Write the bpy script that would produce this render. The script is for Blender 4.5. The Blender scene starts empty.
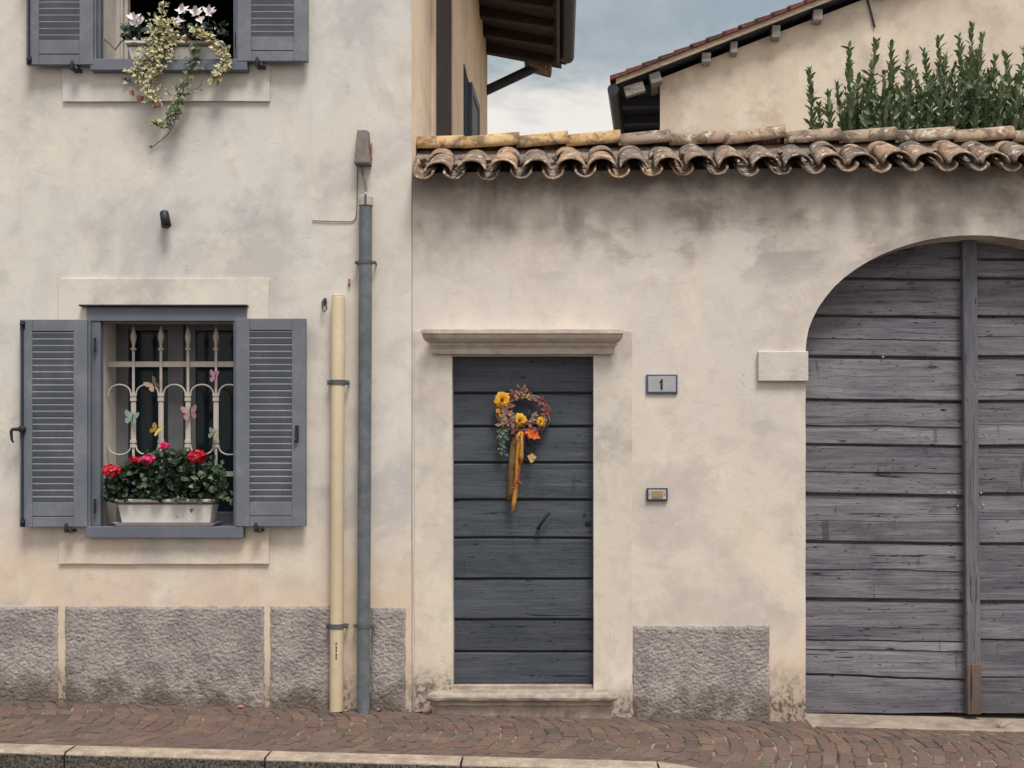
import bpy, bmesh, math, random
from mathutils import Vector, Matrix, noise
from mathutils.geometry import tessellate_polygon

R = math.radians
rnd = random.Random(7)
scene = bpy.context.scene
COL = scene.collection

# ------------------------------------------------------------------ measuring
CAM_D, CAM_Z, F, HX, HY = 7.0, 1.6, 1120.0, 560.0, 452.0
def W(px, py, Y=0.0):
    d = CAM_D + Y
    return Vector(((px - HX) * d / F, Y, CAM_Z + (HY - py) * d / F))
def X(px, Y=0.0): return (px - HX) * (CAM_D + Y) / F
def Z(py, Y=0.0): return CAM_Z + (HY - py) * (CAM_D + Y) / F
def sm(a, b, x):
    t = max(0.0, min(1.0, (x - a) / (b - a))); return t * t * (3 - 2 * t)
def pave_z(x, y):
    return -0.046 - 0.0275 * max(-12, min(12, x)) - 0.11 * sm(0.5, 1.15, x) * sm(0.35, 1.15, -y)

# ------------------------------------------------------------------ mesh builder
class MB:
    def __init__(s): s.v = []; s.f = []; s.sm = []
    def add(s, vs, fs, smooth=False):
        o = len(s.v); s.v += [Vector(p) for p in vs]
        for f in fs: s.f.append([i + o for i in f]); s.sm.append(smooth)
        return s
    def box(s, x0, x1, y0, y1, z0, z1, rot=None):
        x0, x1 = min(x0, x1), max(x0, x1); y0, y1 = min(y0, y1), max(y0, y1); z0, z1 = min(z0, z1), max(z0, z1)
        vs = [Vector(p) for p in ((x0,y0,z0),(x1,y0,z0),(x1,y1,z0),(x0,y1,z0),(x0,y0,z1),(x1,y0,z1),(x1,y1,z1),(x0,y1,z1))]
        if rot is not None:
            c = Vector(((x0+x1)/2, (y0+y1)/2, (z0+z1)/2)); vs = [c + rot @ (p - c) for p in vs]
        return s.add(vs, [(0,3,2,1),(4,5,6,7),(0,1,5,4),(1,2,6,5),(2,3,7,6),(3,0,4,7)])
    def hexa(s, vs):
        return s.add(vs, [(0,3,2,1),(4,5,6,7),(0,1,5,4),(1,2,6,5),(2,3,7,6),(3,0,4,7)])
    def prism(s, pts, a, b, axis='x'):
        n = len(pts); vs = []
        for t in (a, b):
            for p, q in pts:
                vs.append((t, p, q) if axis == 'x' else ((p, t, q) if axis == 'y' else (p, q, t)))
        fs = [(i, (i+1) % n, (i+1) % n + n, i + n) for i in range(n)]
        return s.add(vs, fs + [tuple(range(n))[::-1], tuple(range(n, 2*n))])
    def tube(s, pts, r, n=8, cap=True, smooth=True):
        pts = [Vector(p) for p in pts]; m = len(pts)
        rs = r if isinstance(r, (list, tuple)) else [r] * m
        vs = []; ref = None
        for i, p in enumerate(pts):
            t = (pts[min(i+1, m-1)] - pts[max(i-1, 0)])
            if t.length < 1e-9: t = Vector((0,0,1))
            t.normalize()
            if ref is None: ref = Vector((0,1,0)) if abs(t.y) < .9 else Vector((1,0,0))
            u = (ref - t * ref.dot(t)).normalized(); ref = u; w = t.cross(u)
            for k in range(n):
                a = 2*math.pi*k/n; vs.append(p + (u*math.cos(a) + w*math.sin(a)) * rs[i])
        fs = [(i*n+k, i*n+(k+1) % n, (i+1)*n+(k+1) % n, (i+1)*n+k) for i in range(m-1) for k in range(n)]
        s.add(vs, fs, smooth)
        if cap:
            s.add(vs[:n], [tuple(range(n))[::-1]]); s.add(vs[-n:], [tuple(range(n))])
        return s
    def lathe(s, base, axis, prof, n=12, smooth=True):
        base = Vector(base); axis = Vector(axis).normalized()
        return s.tube([base + axis*h for r, h in prof], [max(r, 1e-4) for r, h in prof], n, True, smooth)
    def ball(s, c, r, n=8, sc=(1,1,1)):
        c = Vector(c); vs = []; m = max(4, n//2+1)
        for i in range(m+1):
            t = math.pi*i/m
            for k in range(n):
                a = 2*math.pi*k/n
                vs.append(c + Vector((sc[0]*r*math.sin(t)*math.cos(a), sc[1]*r*math.sin(t)*math.sin(a), sc[2]*r*math.cos(t))))
        return s.add(vs, [(i*n+k, (i+1)*n+k, (i+1)*n+(k+1) % n, i*n+(k+1) % n) for i in range(m) for k in range(n)], True)
    def leaf(s, p, d, nrm, L, Wd, fold=.25, bend=.0, shape='oval'):
        p = Vector(p); d = Vector(d).normalized(); nrm = Vector(nrm)
        side = d.cross(nrm)
        if side.length < 1e-4: side = d.orthogonal()
        side.normalize(); up = side.cross(d).normalized()
        if shape == 'oval': prof = [(0, .03), (.3, .42), (.65, .45), (1, .02)]
        elif shape == 'round': prof = [(0, .12), (.2, .5), (.65, .55), (1, .12)]
        elif shape == 'ivy': prof = [(0, .15), (.12, .6), (.4, .42), (.55, .3), (1, .02)]
        elif shape == 'oak': prof = [(0, .05), (.15, .3), (.28, .14), (.42, .5), (.55, .2), (.7, .4), (.82, .16), (1, .02)]
        else: prof = [(0, .5), (1, .5)]
        vs = []
        for t, w in prof:
            c = p + d*L*t - up*bend*L*t*t
            vs += [c + side*w*Wd + up*fold*w*Wd, c, c - side*w*Wd + up*fold*w*Wd]
        fs = []
        for i in range(len(prof)-1):
            a = i*3; fs += [(a, a+1, a+4, a+3), (a+1, a+2, a+5, a+4)]
        return s.add(vs, fs)
    def build(s, name, mat, parent=None, bevel=0, local=False, seg=2, auto=None):
        me = bpy.data.meshes.new(name)
        me.from_pydata([tuple(p) for p in s.v], [], s.f)
        me.polygons.foreach_set('use_smooth', s.sm)
        if mat: me.materials.append(mat)
        me.validate(); 
        bm = bmesh.new(); bm.from_mesh(me); bmesh.ops.recalc_face_normals(bm, faces=bm.faces); bm.to_mesh(me); bm.free()
        o = bpy.data.objects.new(name, me); COL.objects.link(o)
        if parent is not None:
            if not local: me.transform(wm(parent).inverted())
            o.parent = parent
        if bevel:
            b = o.modifiers.new('bevel', 'BEVEL'); b.width = bevel; b.segments = seg; b.limit_method = 'ANGLE'; b.angle_limit = R(40)
        return o

def wm(o):
    m = Matrix.Translation(o.location) @ o.rotation_euler.to_matrix().to_4x4()
    return wm(o.parent) @ m if o.parent else m
def tag(o, label=None, cat=None, group=None, kind=None):
    if label: o['label'] = label
    if cat: o['category'] = cat
    if group: o['group'] = group
    if kind: o['kind'] = kind
    return o
def thing(name, loc, label, cat, group=None, rz=0):
    o = bpy.data.objects.new(name, None); COL.objects.link(o)
    o.empty_display_size = .1; o.location = loc; o.rotation_euler = (0, 0, rz)
    return tag(o, label, cat, group)

# ------------------------------------------------------------------ materials
def lin(c):
    c /= 255.0
    return c/12.92 if c <= .04045 else ((c+.055)/1.055)**2.4
def rgb(r, g, b, k=1.0): return (lin(r)*k, lin(g)*k, lin(b)*k, 1)

class NT:
    def __init__(s, name):
        s.m = bpy.data.materials.new(name); s.m.use_nodes = True
        s.t = s.m.node_tree; s.t.nodes.clear()
        s.out = s.n('ShaderNodeOutputMaterial'); s.b = s.n('ShaderNodeBsdfPrincipled')
        s.l(s.b.outputs[0], s.out.inputs[0])
    def n(s, t): return s.t.nodes.new(t)
    def l(s, a, b): s.t.links.new(a, b)
    def inp(s, sock, v):
        if hasattr(v, 'is_output') or hasattr(v, 'links'): s.l(v, sock)
        else: sock.default_value = v
    def pos(s, scale=(1,1,1), rot=(0,0,0), obj=False):
        if obj: o = s.n('ShaderNodeTexCoord').outputs['Object']
        else: o = s.n('ShaderNodeNewGeometry').outputs['Position']
        mp = s.n('ShaderNodeMapping'); s.l(o, mp.inputs[0]); mp.inputs['Scale'].default_value = scale; mp.inputs['Rotation'].default_value = rot
        return mp.outputs[0]
    def noise(s, vec, scale, detail=5, rough=.6, dist=0):
        x = s.n('ShaderNodeTexNoise'); s.l(vec, x.inputs['Vector'])
        x.inputs['Scale'].default_value = scale; x.inputs['Detail'].default_value = detail
        x.inputs['Roughness'].default_value = rough; x.inputs['Distortion'].default_value = dist
        return x.outputs['Fac']
    def voro(s, vec, scale, feat='DISTANCE_TO_EDGE'):
        x = s.n('ShaderNodeTexVoronoi'); x.feature = feat; s.l(vec, x.inputs['Vector']); x.inputs['Scale'].default_value = scale
        return x.outputs['Distance']
    def ramp(s, fac, a, b, ca=(0,0,0,1), cb=(1,1,1,1)):
        x = s.n('ShaderNodeMapRange'); x.interpolation_type = 'SMOOTHSTEP'
        s.inp(x.inputs['Value'], fac); x.inputs['From Min'].default_value = a; x.inputs['From Max'].default_value = b
        return x.outputs[0]
    def mix(s, fac, a, b, mode='MIX'):
        x = s.n('ShaderNodeMix'); x.data_type = 'RGBA'; x.blend_type = mode
        s.inp(x.inputs[0], fac); s.inp(x.inputs[6], a); s.inp(x.inputs[7], b)
        return x.outputs[2]
    def math(s, op, a, b=0.0):
        x = s.n('ShaderNodeMath'); x.operation = op; s.inp(x.inputs[0], a); s.inp(x.inputs[1], b)
        return x.outputs[0]
    def xyz(s):
        g = s.n('ShaderNodeNewGeometry'); x = s.n('ShaderNodeSeparateXYZ'); s.l(g.outputs['Position'], x.inputs[0]); return x.outputs
    def island(s): return s.n('ShaderNodeNewGeometry').outputs['Random Per Island']
    def objrand(s): return s.n('ShaderNodeObjectInfo').outputs['Random']
    def bump(s, h, strength=.3, dist=.01, prev=None):
        x = s.n('ShaderNodeBump'); s.inp(x.inputs['Height'], h); x.inputs['Strength'].default_value = strength; x.inputs['Distance'].default_value = dist
        if prev is not None: s.l(prev, x.inputs['Normal'])
        return x.outputs[0]
    def done(s, col, rough=.8, normal=None, metal=0.0, spec=.3):
        s.inp(s.b.inputs['Base Color'], col); s.inp(s.b.inputs['Roughness'], rough)
        s.b.inputs['Metallic'].default_value = metal; s.b.inputs['Specular IOR Level'].default_value = spec
        if normal is not None: s.l(normal, s.b.inputs['Normal'])
        return s.m

def mat_plaster(name, cool, warm, dark, stain_z=None, cream_z=None, seed=0.0, base_dirt=True, amp=1.0, tan=None):
    t = NT(name); p = t.pos(); x = t.xyz()
    big = t.noise(t.pos((1,1,1), (0, 0, .3+seed)), .6, 4, .55, .2)
    med = t.noise(t.pos((1,1,.8), (0, .2+seed, 0)), 2.3, 6, .6, .25)
    fine = t.noise(p, 13, 6, .65)
    grit = t.noise(p, 95, 3, .6)
    trow = t.noise(t.pos((1,1,1.15), (0, .5, 0)), 4.6, 6, .62, .35)
    streak = t.noise(t.pos((4.5,4.5,.6)), 1.6, 5, .6, .2)
    f = t.ramp(t.math('ADD', t.math('MULTIPLY', big, .55), t.math('MULTIPLY', med, .45)), .42, .60)
    if cream_z is not None:
        g = t.ramp(x[2], cream_z[1], cream_z[0])
        f = t.math('MULTIPLY', f, .5); f = t.math('ADD', f, t.math('MULTIPLY', g, .6))
    col = t.mix(f, cool, warm)
    if tan: col = t.mix(t.math('MULTIPLY', t.ramp(t.math('ADD', x[2], t.math('MULTIPLY', t.math('SUBTRACT', med, .5), 1.6)), tan[1], tan[0]), .7), col, rgb(214, 187, 160))
    col = t.mix(t.math('MULTIPLY', t.ramp(med, .52, .68), .6*amp), col, rgb(229, 220, 206))
    damp = t.noise(t.pos((1,1,1), (.5, 0, 1.1+seed)), 1.35, 7, .62, .35)
    col = t.mix(t.math('MULTIPLY', t.ramp(damp, .49, .64), .72*amp), col, dark)
    col = t.mix(t.math('MULTIPLY', t.ramp(streak, .54, .72), .16*amp), col, dark)
    col = t.mix(t.math('MULTIPLY', t.ramp(trow, .52, .70), .34*amp), col, rgb(170, 164, 160))
    col = t.mix(t.math('MULTIPLY', t.ramp(trow, .46, .30), .34*amp), col, rgb(231, 223, 209))
    col = t.mix(t.math('MULTIPLY', t.ramp(fine, .55, .75), .24*amp), col, dark)
    if stain_z is not None:
        wob = t.noise(t.pos((1.0,1.0,.9), (0,0,.4)), 1.7, 6, .6, .4)
        h = t.math('ADD', x[2], t.math('MULTIPLY', t.math('SUBTRACT', wob, .5), 1.9))
        cl = t.noise(p, 3.0, 5, .58, .3)
        band = t.math('MULTIPLY', t.ramp(h, stain_z[0], stain_z[1]), t.ramp(cl, .34, .60))
        band = t.math('MULTIPLY', band, t.ramp(x[2], stain_z[0]-.35, stain_z[0]+.15))
        col = t.mix(t.math('MULTIPLY', band, .60), col, rgb(136, 121, 116))
        drip = t.math('MULTIPLY', t.ramp(t.noise(t.pos((9,9,.25)), 1.5, 3, .5), .62, .70), t.ramp(x[2], stain_z[0]-.1, stain_z[1]+.1))
        col = t.mix(t.math('MULTIPLY', drip, .2), col, rgb(94, 88, 90))
        top = t.math('MULTIPLY', t.ramp(x[2], 3.08, 3.30), t.ramp(cl, .25, .55))
        col = t.mix(t.math('MULTIPLY', top, .55), col, rgb(110, 102, 102))
        fl = t.noise(t.pos((.8,1,1.7), (0,.12,.9)), 2.8, 8, .66, .15)
        zone = t.math('MULTIPLY', t.ramp(t.noise(t.pos((1,1,1), (.2,0,.5)), .9, 2, .5), .44, .56), t.math('MULTIPLY', t.ramp(x[2], 2.5, 2.9), t.ramp(x[2], 3.35, 3.1)))
        col = t.mix(t.math('MULTIPLY', t.math('MULTIPLY', t.ramp(fl, .46, .60), zone), .46), col, rgb(142, 127, 124))
    if base_dirt:
        h = t.math('ADD', t.math('ADD', x[2], t.math('MULTIPLY', x[0], .0275)), t.math('MULTIPLY', t.math('SUBTRACT', med, .5), .7))
        col = t.mix(t.math('MULTIPLY', t.ramp(h, .34, -.10), .5), col, rgb(120, 106, 94))
        spk = t.math('MULTIPLY', t.ramp(h, .26, -.02), t.ramp(t.noise(p, 26, 5, .7), .44, .60))
        col = t.mix(t.math('MULTIPLY', spk, .85), col, rgb(78, 70, 62))
    nz = t.n('ShaderNodeTexNoise'); t.l(t.pos((1,1,1), (.1, seed, 0)), nz.inputs['Vector']); nz.inputs['Scale'].default_value = 3.5; nz.inputs['Detail'].default_value = 5
    cr = t.voro(t.mix(.22, t.pos((1,1,.8), (0,0,.2+seed)), nz.outputs['Color']), 1.15)
    crm = t.math('MULTIPLY', t.ramp(cr, .0045, .001), t.ramp(t.noise(p, 1.3, 3, .5), .60, .66))
    col = t.mix(t.math('MULTIPLY', crm, .12), col, rgb(110, 100, 96))
    # crisp trowel scratches and thin scraped edges
    s1 = t.noise(t.pos((1,1,1.2), (.2, .9, .1+seed)), 2.6, 7, .62, .5); s2 = t.noise(t.pos((1.1,1,.7), (.4, .2, .6)), 4.5, 6, .6, .8)
    e1 = t.math('MULTIPLY', t.ramp(t.math('ABSOLUTE', t.math('SUBTRACT', s1, .5)), .006, .001), t.ramp(s2, .46, .58))
    e2 = t.math('MULTIPLY', t.ramp(t.math('ABSOLUTE', t.math('SUBTRACT', s2, .47)), .007, .001), t.ramp(s1, .50, .60))
    col = t.mix(t.math('MULTIPLY', e1, .22*amp), col, rgb(120, 110, 106))
    col = t.mix(t.math('MULTIPLY', e2, .30*amp), col, rgb(236, 230, 218))
    step_ = t.ramp(s1, .515, .53)
    col = t.mix(t.math('MULTIPLY', t.math('MULTIPLY', step_, t.ramp(s2, .44, .60)), .16*amp), col, rgb(172, 160, 150))
    dust = t.ramp(t.noise(p, 62, 3, .7), .64, .72)
    col = t.mix(t.math('MULTIPLY', dust, .22), col, rgb(128, 118, 112))
    pock = t.ramp(t.noise(p, 30, 2, .5), .74, .80)
    col = t.mix(t.math('MULTIPLY', pock, .38), col, rgb(120, 110, 104))
    n1 = t.bump(trow, .10, .02); n2 = t.bump(fine, .20, .007, n1); n3 = t.bump(grit, .22, .003, n2)
    n4 = t.bump(t.math('SUBTRACT', 1.0, t.math('ADD', t.math('MULTIPLY', e1, .5), pock)), .35, .003, n3)
    return t.done(col, .92, n4, 0, .15)

WALL_COOL, WALL_WARM, WALL_DARK = rgb(213, 209, 203), rgb(222, 209, 191), rgb(181, 175, 173)
M = {}
M['plaster'] = mat_plaster('house_plaster', WALL_COOL, WALL_WARM, WALL_DARK, None, (.2, 2.3), 0.0, True, .85, (.45, 1.45))
M['plaster_wall'] = mat_plaster('garden_wall_plaster', rgb(214,205,195), rgb(222,207,189), rgb(186,175,170), (2.75, 3.25), (-.2, 2.6), .7, True, .75, (-.2, .6))
M['plaster_trim'] = mat_plaster('trim_plaster', rgb(213,207,200), rgb(222,209,191), rgb(182,173,169), None, (.3, 2.9), 1.3, True, 1.0, (.45, 1.3))
M['plaster_band'] = mat_plaster('band_plaster', rgb(210,201,190), rgb(219,204,184), rgb(168,159,153), None, (-.2, 2.0), 2.1)
M['plaster_side'] = mat_plaster('side_plaster', rgb(240,216,190), rgb(244,222,194), rgb(206,182,162), None, None, .3, False, .6)  # creamier side wall, with its stronger light raised into the plaster colour
M['plaster_gable'] = mat_plaster('gable_plaster', rgb(214,200,183), rgb(226,211,189), rgb(194,173,157), None, None, 1.9, False, .9)

def mat_stone(name, a, b, dark, scale=14, rough=.85):
    t = NT(name); p = t.pos(); x = t.noise(p, scale, 7, .7); y = t.noise(p, scale*6, 4, .6); z = t.noise(p, 3, 5, .7, .5)
    col = t.mix(t.ramp(x, .35, .65), a, b)
    col = t.mix(t.math('MULTIPLY', t.ramp(z, .5, .68), .6), col, dark)
    col = t.mix(t.math('MULTIPLY', t.ramp(y, .6, .75), .5), col, dark)
    return t.done(col, rough, t.bump(y, .4, .003, t.bump(x, .5, .012)), 0, .25)
M['stone'] = mat_stone('sandstone', rgb(190,175,163), rgb(206,193,180), rgb(140,126,118))
M['step'] = mat_stone('step_stone', rgb(144,131,121), rgb(176,162,149), rgb(80,72,67), 8)
M['impost'] = mat_stone('pale_stone', rgb(200,192,182), rgb(210,201,188), rgb(176,164,154), 6)
M['threshold'] = mat_stone('threshold_concrete', rgb(146,130,118), rgb(166,150,136), rgb(110,98,90), 8)

def mat_kerb():
    t = NT('kerb_granite'); p = t.pos(); x = t.xyz()
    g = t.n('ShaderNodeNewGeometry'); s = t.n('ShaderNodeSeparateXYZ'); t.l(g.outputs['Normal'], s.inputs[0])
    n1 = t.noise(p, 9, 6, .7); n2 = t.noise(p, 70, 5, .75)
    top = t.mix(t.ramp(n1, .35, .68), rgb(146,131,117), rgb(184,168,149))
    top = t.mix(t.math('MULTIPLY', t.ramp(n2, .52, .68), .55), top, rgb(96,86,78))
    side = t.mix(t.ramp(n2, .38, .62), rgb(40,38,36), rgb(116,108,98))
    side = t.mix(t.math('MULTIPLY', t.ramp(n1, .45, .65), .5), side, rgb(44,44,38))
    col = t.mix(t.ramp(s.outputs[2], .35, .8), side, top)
    return t.done(col, .9, t.bump(n2, .6, .006, t.bump(n1, .4, .02)), 0, .2)
M['kerb'] = mat_kerb()

def mat_rough():
    t = NT('roughcast_render'); p = t.pos(); x = t.xyz()
    a = t.noise(p, 5, 6, .7); b = t.noise(p, 60, 5, .7); c = t.noise(p, 160, 3, .6)
    col = t.mix(t.ramp(a, .35, .65), rgb(143,135,132), rgb(172,163,157))
    col = t.mix(t.math('MULTIPLY', t.ramp(b, .52, .68), .42), col, rgb(198,186,176))
    col = t.mix(t.math('MULTIPLY', t.ramp(b, .48, .34), .5), col, rgb(100,92,93))
    h = t.math('ADD', t.math('ADD', x[2], t.math('MULTIPLY', x[0], .0275)), t.math('MULTIPLY', t.math('SUBTRACT', a, .5), .7))
    col = t.mix(t.math('MULTIPLY', t.ramp(h, .20, -.08), .75), col, rgb(94,80,68))
    return t.done(col, .95, t.bump(c, .5, .003, t.bump(b, .8, .008)), 0, .15)
M['rough'] = mat_rough()

def mat_wood(name, a, b, dark, worn=None, grain=1.0, bumpk=1.0, vert=False):
    t = NT(name); isl = t.island()
    g = t.n('ShaderNodeNewGeometry'); cmb = t.n('ShaderNodeCombineXYZ'); t.l(t.math('MULTIPLY', isl, 37.0), cmb.inputs[0]); t.l(t.math('MULTIPLY', isl, 11.0), cmb.inputs[2])
    ad = t.n('ShaderNodeVectorMath'); ad.operation = 'ADD'; t.l(g.outputs['Position'], ad.inputs[0]); t.l(cmb.outputs[0], ad.inputs[1])
    def pm(sc):
        mp = t.n('ShaderNodeMapping'); t.l(ad.outputs[0], mp.inputs[0]); mp.inputs['Scale'].default_value = sc[::-1] if vert else sc; return mp.outputs[0]
    fib = t.noise(pm((2.0, 30, 60)), 1.0, 8, .75, .35)
    broad = t.noise(pm((1.2, 5, 9)), 1.0, 6, .65, .8)
    blot = t.noise(pm((3, 3, 4)), 1.4, 5, .6, .3)
    col = t.mix(t.ramp(broad, .3, .7), a, b)
    col = t.mix(t.math('MULTIPLY', t.ramp(fib, .50, .66), .62*grain), col, dark)
    col = t.mix(t.math('MULTIPLY', t.ramp(blot, .55, .72), .35), col, dark)
    lightf = t.ramp(t.noise(pm((1.5, 20, 34)), 1.3, 6, .7, .2), .52, .72)
    if worn: col = t.mix(t.math('MULTIPLY', lightf, .55), col, worn)
    crk = t.math('MULTIPLY', t.ramp(t.noise(pm((1.1, 10, 26)), 1.0, 3, .5, .4), .655, .70), t.ramp(blot, .40, .55))
    col = t.mix(t.math('MULTIPLY', crk, .85), col, rgb(20,20,24))
    # knots and nail pits
    kn = t.ramp(t.voro(pm((3.2, 3, 9)), 1.0, 'F1'), .13, .05)
    kn = t.math('MULTIPLY', kn, t.ramp(blot, .45, .55))
    col = t.mix(t.math('MULTIPLY', kn, .65), col, rgb(34,34,40))
    pit = t.math('MULTIPLY', t.ramp(t.noise(pm((22, 20, 95)), 1.0, 2, .5, .3), .675, .71), .85*grain)
    col = t.mix(pit, col, rgb(30,30,36))
    wv = t.math('MULTIPLY', t.ramp(t.noise(pm((2.6, 10, 42)), 1.0, 2, .5, 1.2), .62, .66), t.ramp(blot, .46, .36))
    col = t.mix(t.math('MULTIPLY', wv, .5*grain), col, dark)
    tint = t.math('ADD', .82, t.math('MULTIPLY', isl, .34))
    vst = t.math('MULTIPLY', t.ramp(t.noise(pm((13, 13, 2.4)), 1.0, 3, .5, .2), .66, .72), .5*grain)
    col = t.mix(vst, col, dark)
    zx = t.xyz(); col = t.mix(t.math('MULTIPLY', t.ramp(t.math('ADD', zx[2], t.math('MULTIPLY', blot, .3)), .42, .05), .45), col, dark)
    hs = t.n('ShaderNodeHueSaturation'); t.l(col, hs.inputs['Color']); t.l(tint, hs.inputs['Value'])
    nb = t.bump(t.math('SUBTRACT', fib, t.math('ADD', crk, kn)), .55*bumpk, .006, t.bump(broad, .3*bumpk, .02))
    return t.done(hs.outputs[0], .78, nb, 0, .25)
M['gate'] = mat_wood('weathered_gate_wood', rgb(97,97,106), rgb(136,131,134), rgb(54,55,63), rgb(166,159,157), 1.1, 1.3)
M['door'] = mat_wood('blue_grey_door_wood', rgb(66,71,79), rgb(82,86,93), rgb(46,50,57), rgb(106,108,113), .95, 1.0)
M['post'] = mat_wood('post_wood', rgb(98,98,107), rgb(124,120,124), rgb(66,66,74), rgb(144,138,138), 1.1, 1.2, True)
M['repair'] = mat_wood('bare_brown_wood', rgb(104,86,78), rgb(122,102,92), rgb(70,60,58), rgb(132,114,104), 1, 1, True)
M['soffit'] = mat_wood('shade_tinted_soffit_wood', rgb(56,62,80), rgb(66,70,86), rgb(44,50,66), None, .6)  # bluish shade under the eave is put into this wood colour
M['beam'] = mat_wood('grey_beam_wood', rgb(140,136,134), rgb(180,174,168), rgb(86,80,78), rgb(196,190,184))
M['verge'] = mat_wood('verge_board_wood', rgb(160,142,122), rgb(190,172,150), rgb(120,100,84), rgb(200,186,168))
M['eave'] = mat_wood('dark_eave_wood', rgb(66,57,60), rgb(82,70,70), rgb(46,44,52), None)
M['brown'] = mat_wood('brown_shutter_wood', rgb(66,54,56), rgb(80,66,66), rgb(50,42,46), None, .5)

def mat_paint(name, col, col2, rough=.55, scale=6, dirt=None, dirt_amt=.35, spec=.35, metal=0.0):
    t = NT(name); p = t.pos(); a = t.noise(p, scale, 6, .65, .3); b = t.noise(p, scale*9, 4, .6)
    c = t.mix(t.ramp(a, .35, .66), col, col2)
    if dirt: c = t.mix(t.math('MULTIPLY', t.ramp(t.math('ADD', t.math('MULTIPLY', a, .6), t.math('MULTIPLY', b, .4)), .5, .66), dirt_amt), c, dirt)
    return t.done(c, rough, t.bump(b, .12, .002, t.bump(a, .1, .01)), metal, spec)
M['shutter'] = mat_paint('grey_blue_shutter_paint', rgb(106,110,119), rgb(115,119,127), .6, 5, rgb(136,136,138), .5)
M['frame'] = mat_paint('grey_blue_frame_paint', rgb(99,104,115), rgb(108,113,122), .5, 5, rgb(116,119,124), .3)
M['casement'] = mat_paint('casement_paint', rgb(104,104,108), rgb(118,116,118), .5)
M['casement_white'] = mat_paint('white_casement_paint', rgb(186,178,168), rgb(200,191,180), .5)
M['iron_white'] = mat_paint('white_iron_paint', rgb(182,172,162), rgb(202,193,183), .45, 18, rgb(132,118,106), .4)
M['black_iron'] = mat_paint('black_iron', rgb(28,32,40), rgb(40,44,52), .5, 30, rgb(62,56,52), .3)
M['trough'] = mat_paint('white_trough_plastic', rgb(204,198,196), rgb(216,210,206), .45, 7, rgb(170,160,152), .4)
M['zinc'] = mat_paint('grey_pipe_metal', rgb(90,97,102), rgb(106,112,116), .5, 9, rgb(130,132,132), .45, .4)
M['collar'] = mat_paint('old_bracket_metal', rgb(82,84,86), rgb(104,104,102), .6, 20, rgb(70,60,52), .5)
M['cream_pipe'] = mat_paint('cream_pipe_plastic', rgb(200,181,150), rgb(209,192,163), .5, 4, rgb(180,162,134), .4)
M['box'] = mat_paint('brown_grey_cover', rgb(108,99,96), rgb(122,111,106), .7, 22, rgb(134,122,114), .5)
M['terra_patch'] = mat_paint('terracotta_patch', rgb(160,112,88), rgb(176,128,102), .85, 22, rgb(120,96,84), .5)
M['cap'] = mat_paint('pipe_cap_metal', rgb(166,158,152), rgb(190,182,174), .6, 22, rgb(110,100,96), .6)
M['mortar'] = mat_stone('mortar', rgb(104,94,86), rgb(142,130,118), rgb(66,60,58), 18)
M['joint'] = mat_stone('joint_sand', rgb(70,61,55), rgb(150,133,116), rgb(44,38,35), 4)
M['asphalt'] = mat_stone('asphalt', rgb(62,60,60), rgb(76,74,72), rgb(46,45,46), 40)
M['earth'] = mat_stone('earth', rgb(104,92,78), rgb(120,108,90), rgb(80,76,60), 2)
M['plate_white'] = mat_paint('plate_grey_enamel', rgb(164,161,162), rgb(176,172,170), .4, 12, rgb(150,146,150), .3)
M['plate_blue'] = mat_paint('plate_blue_border', rgb(66,84,118), rgb(76,92,122), .4, 12)
M['ink'] = mat_paint('dark_ink', rgb(30,34,46), rgb(36,40,52), .5)
M['bell_dark'] = mat_paint('bell_dark_frame', rgb(54,56,66), rgb(64,66,76), .45, 20)
M['bell_steel'] = mat_paint('bell_steel', rgb(168,166,166), rgb(182,180,178), .4, 20)
M['amber'] = mat_paint('amber_label', rgb(150,122,84), rgb(168,140,100), .4, 40)
M['rail_dark'] = mat_paint('dark_gutter_metal', rgb(48,50,60), rgb(58,60,70), .45, 6)
M['room'] = mat_paint('dark_room', rgb(44,58,68), rgb(50,64,74), .9)  # unlit depth behind openings, with bluish shadow lift, put into the colour

def mat_glass():
    t = NT('window_glass'); a = t.noise(t.pos((1,1,.6)), 2.2, 3, .5)
    c = t.mix(t.ramp(a, .35, .65), (.007,.015,.020,1), (.014,.026,.032,1))
    return t.done(c, .12, None, 0, .22)
M['glass'] = mat_glass()

def mat_tile(name, cols, lichen=.5):
    t = NT(name); isl = t.island(); p = t.pos()
    cr = t.n('ShaderNodeValToRGB'); t.l(isl, cr.inputs[0]); e = cr.color_ramp.elements
    e[0].color = cols[0]; e[1].color = cols[-1]
    for i, c in enumerate(cols[1:-1]): q = e.new((i+1)/(len(cols)-1)); q.color = c
    a = t.noise(p, 9, 7, .72, .5); b = t.noise(p, 45, 5, .7); c2 = t.noise(p, 22, 4, .6)
    col = cr.outputs[0]
    col = t.mix(t.math('MULTIPLY', t.ramp(a, .45, .60), .75), col, rgb(78,70,66))
    col = t.mix(t.math('MULTIPLY', t.ramp(b, .55, .7), .45), col, rgb(60,54,52))
    col = t.mix(t.math('MULTIPLY', t.ramp(c2, .58, .64), lichen), col, rgb(196,186,168))
    return t.done(col, .9, t.bump(b, .6, .004, t.bump(a, .5, .01)), 0, .2)
M['tile'] = mat_tile('old_barrel_tile', [rgb(166,140,116), rgb(146,124,107), rgb(128,114,104), rgb(182,148,116), rgb(154,130,113), rgb(120,108,100)], 1.0)
M['ridge'] = mat_tile('weathered_ridge_tile', [rgb(156,136,118), rgb(172,148,124), rgb(148,132,120), rgb(180,156,130)], .9)
M['ridge_new'] = mat_tile('ochre_ridge_tile', [rgb(206,172,124), rgb(196,160,114), rgb(212,180,134)], .35)
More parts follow.
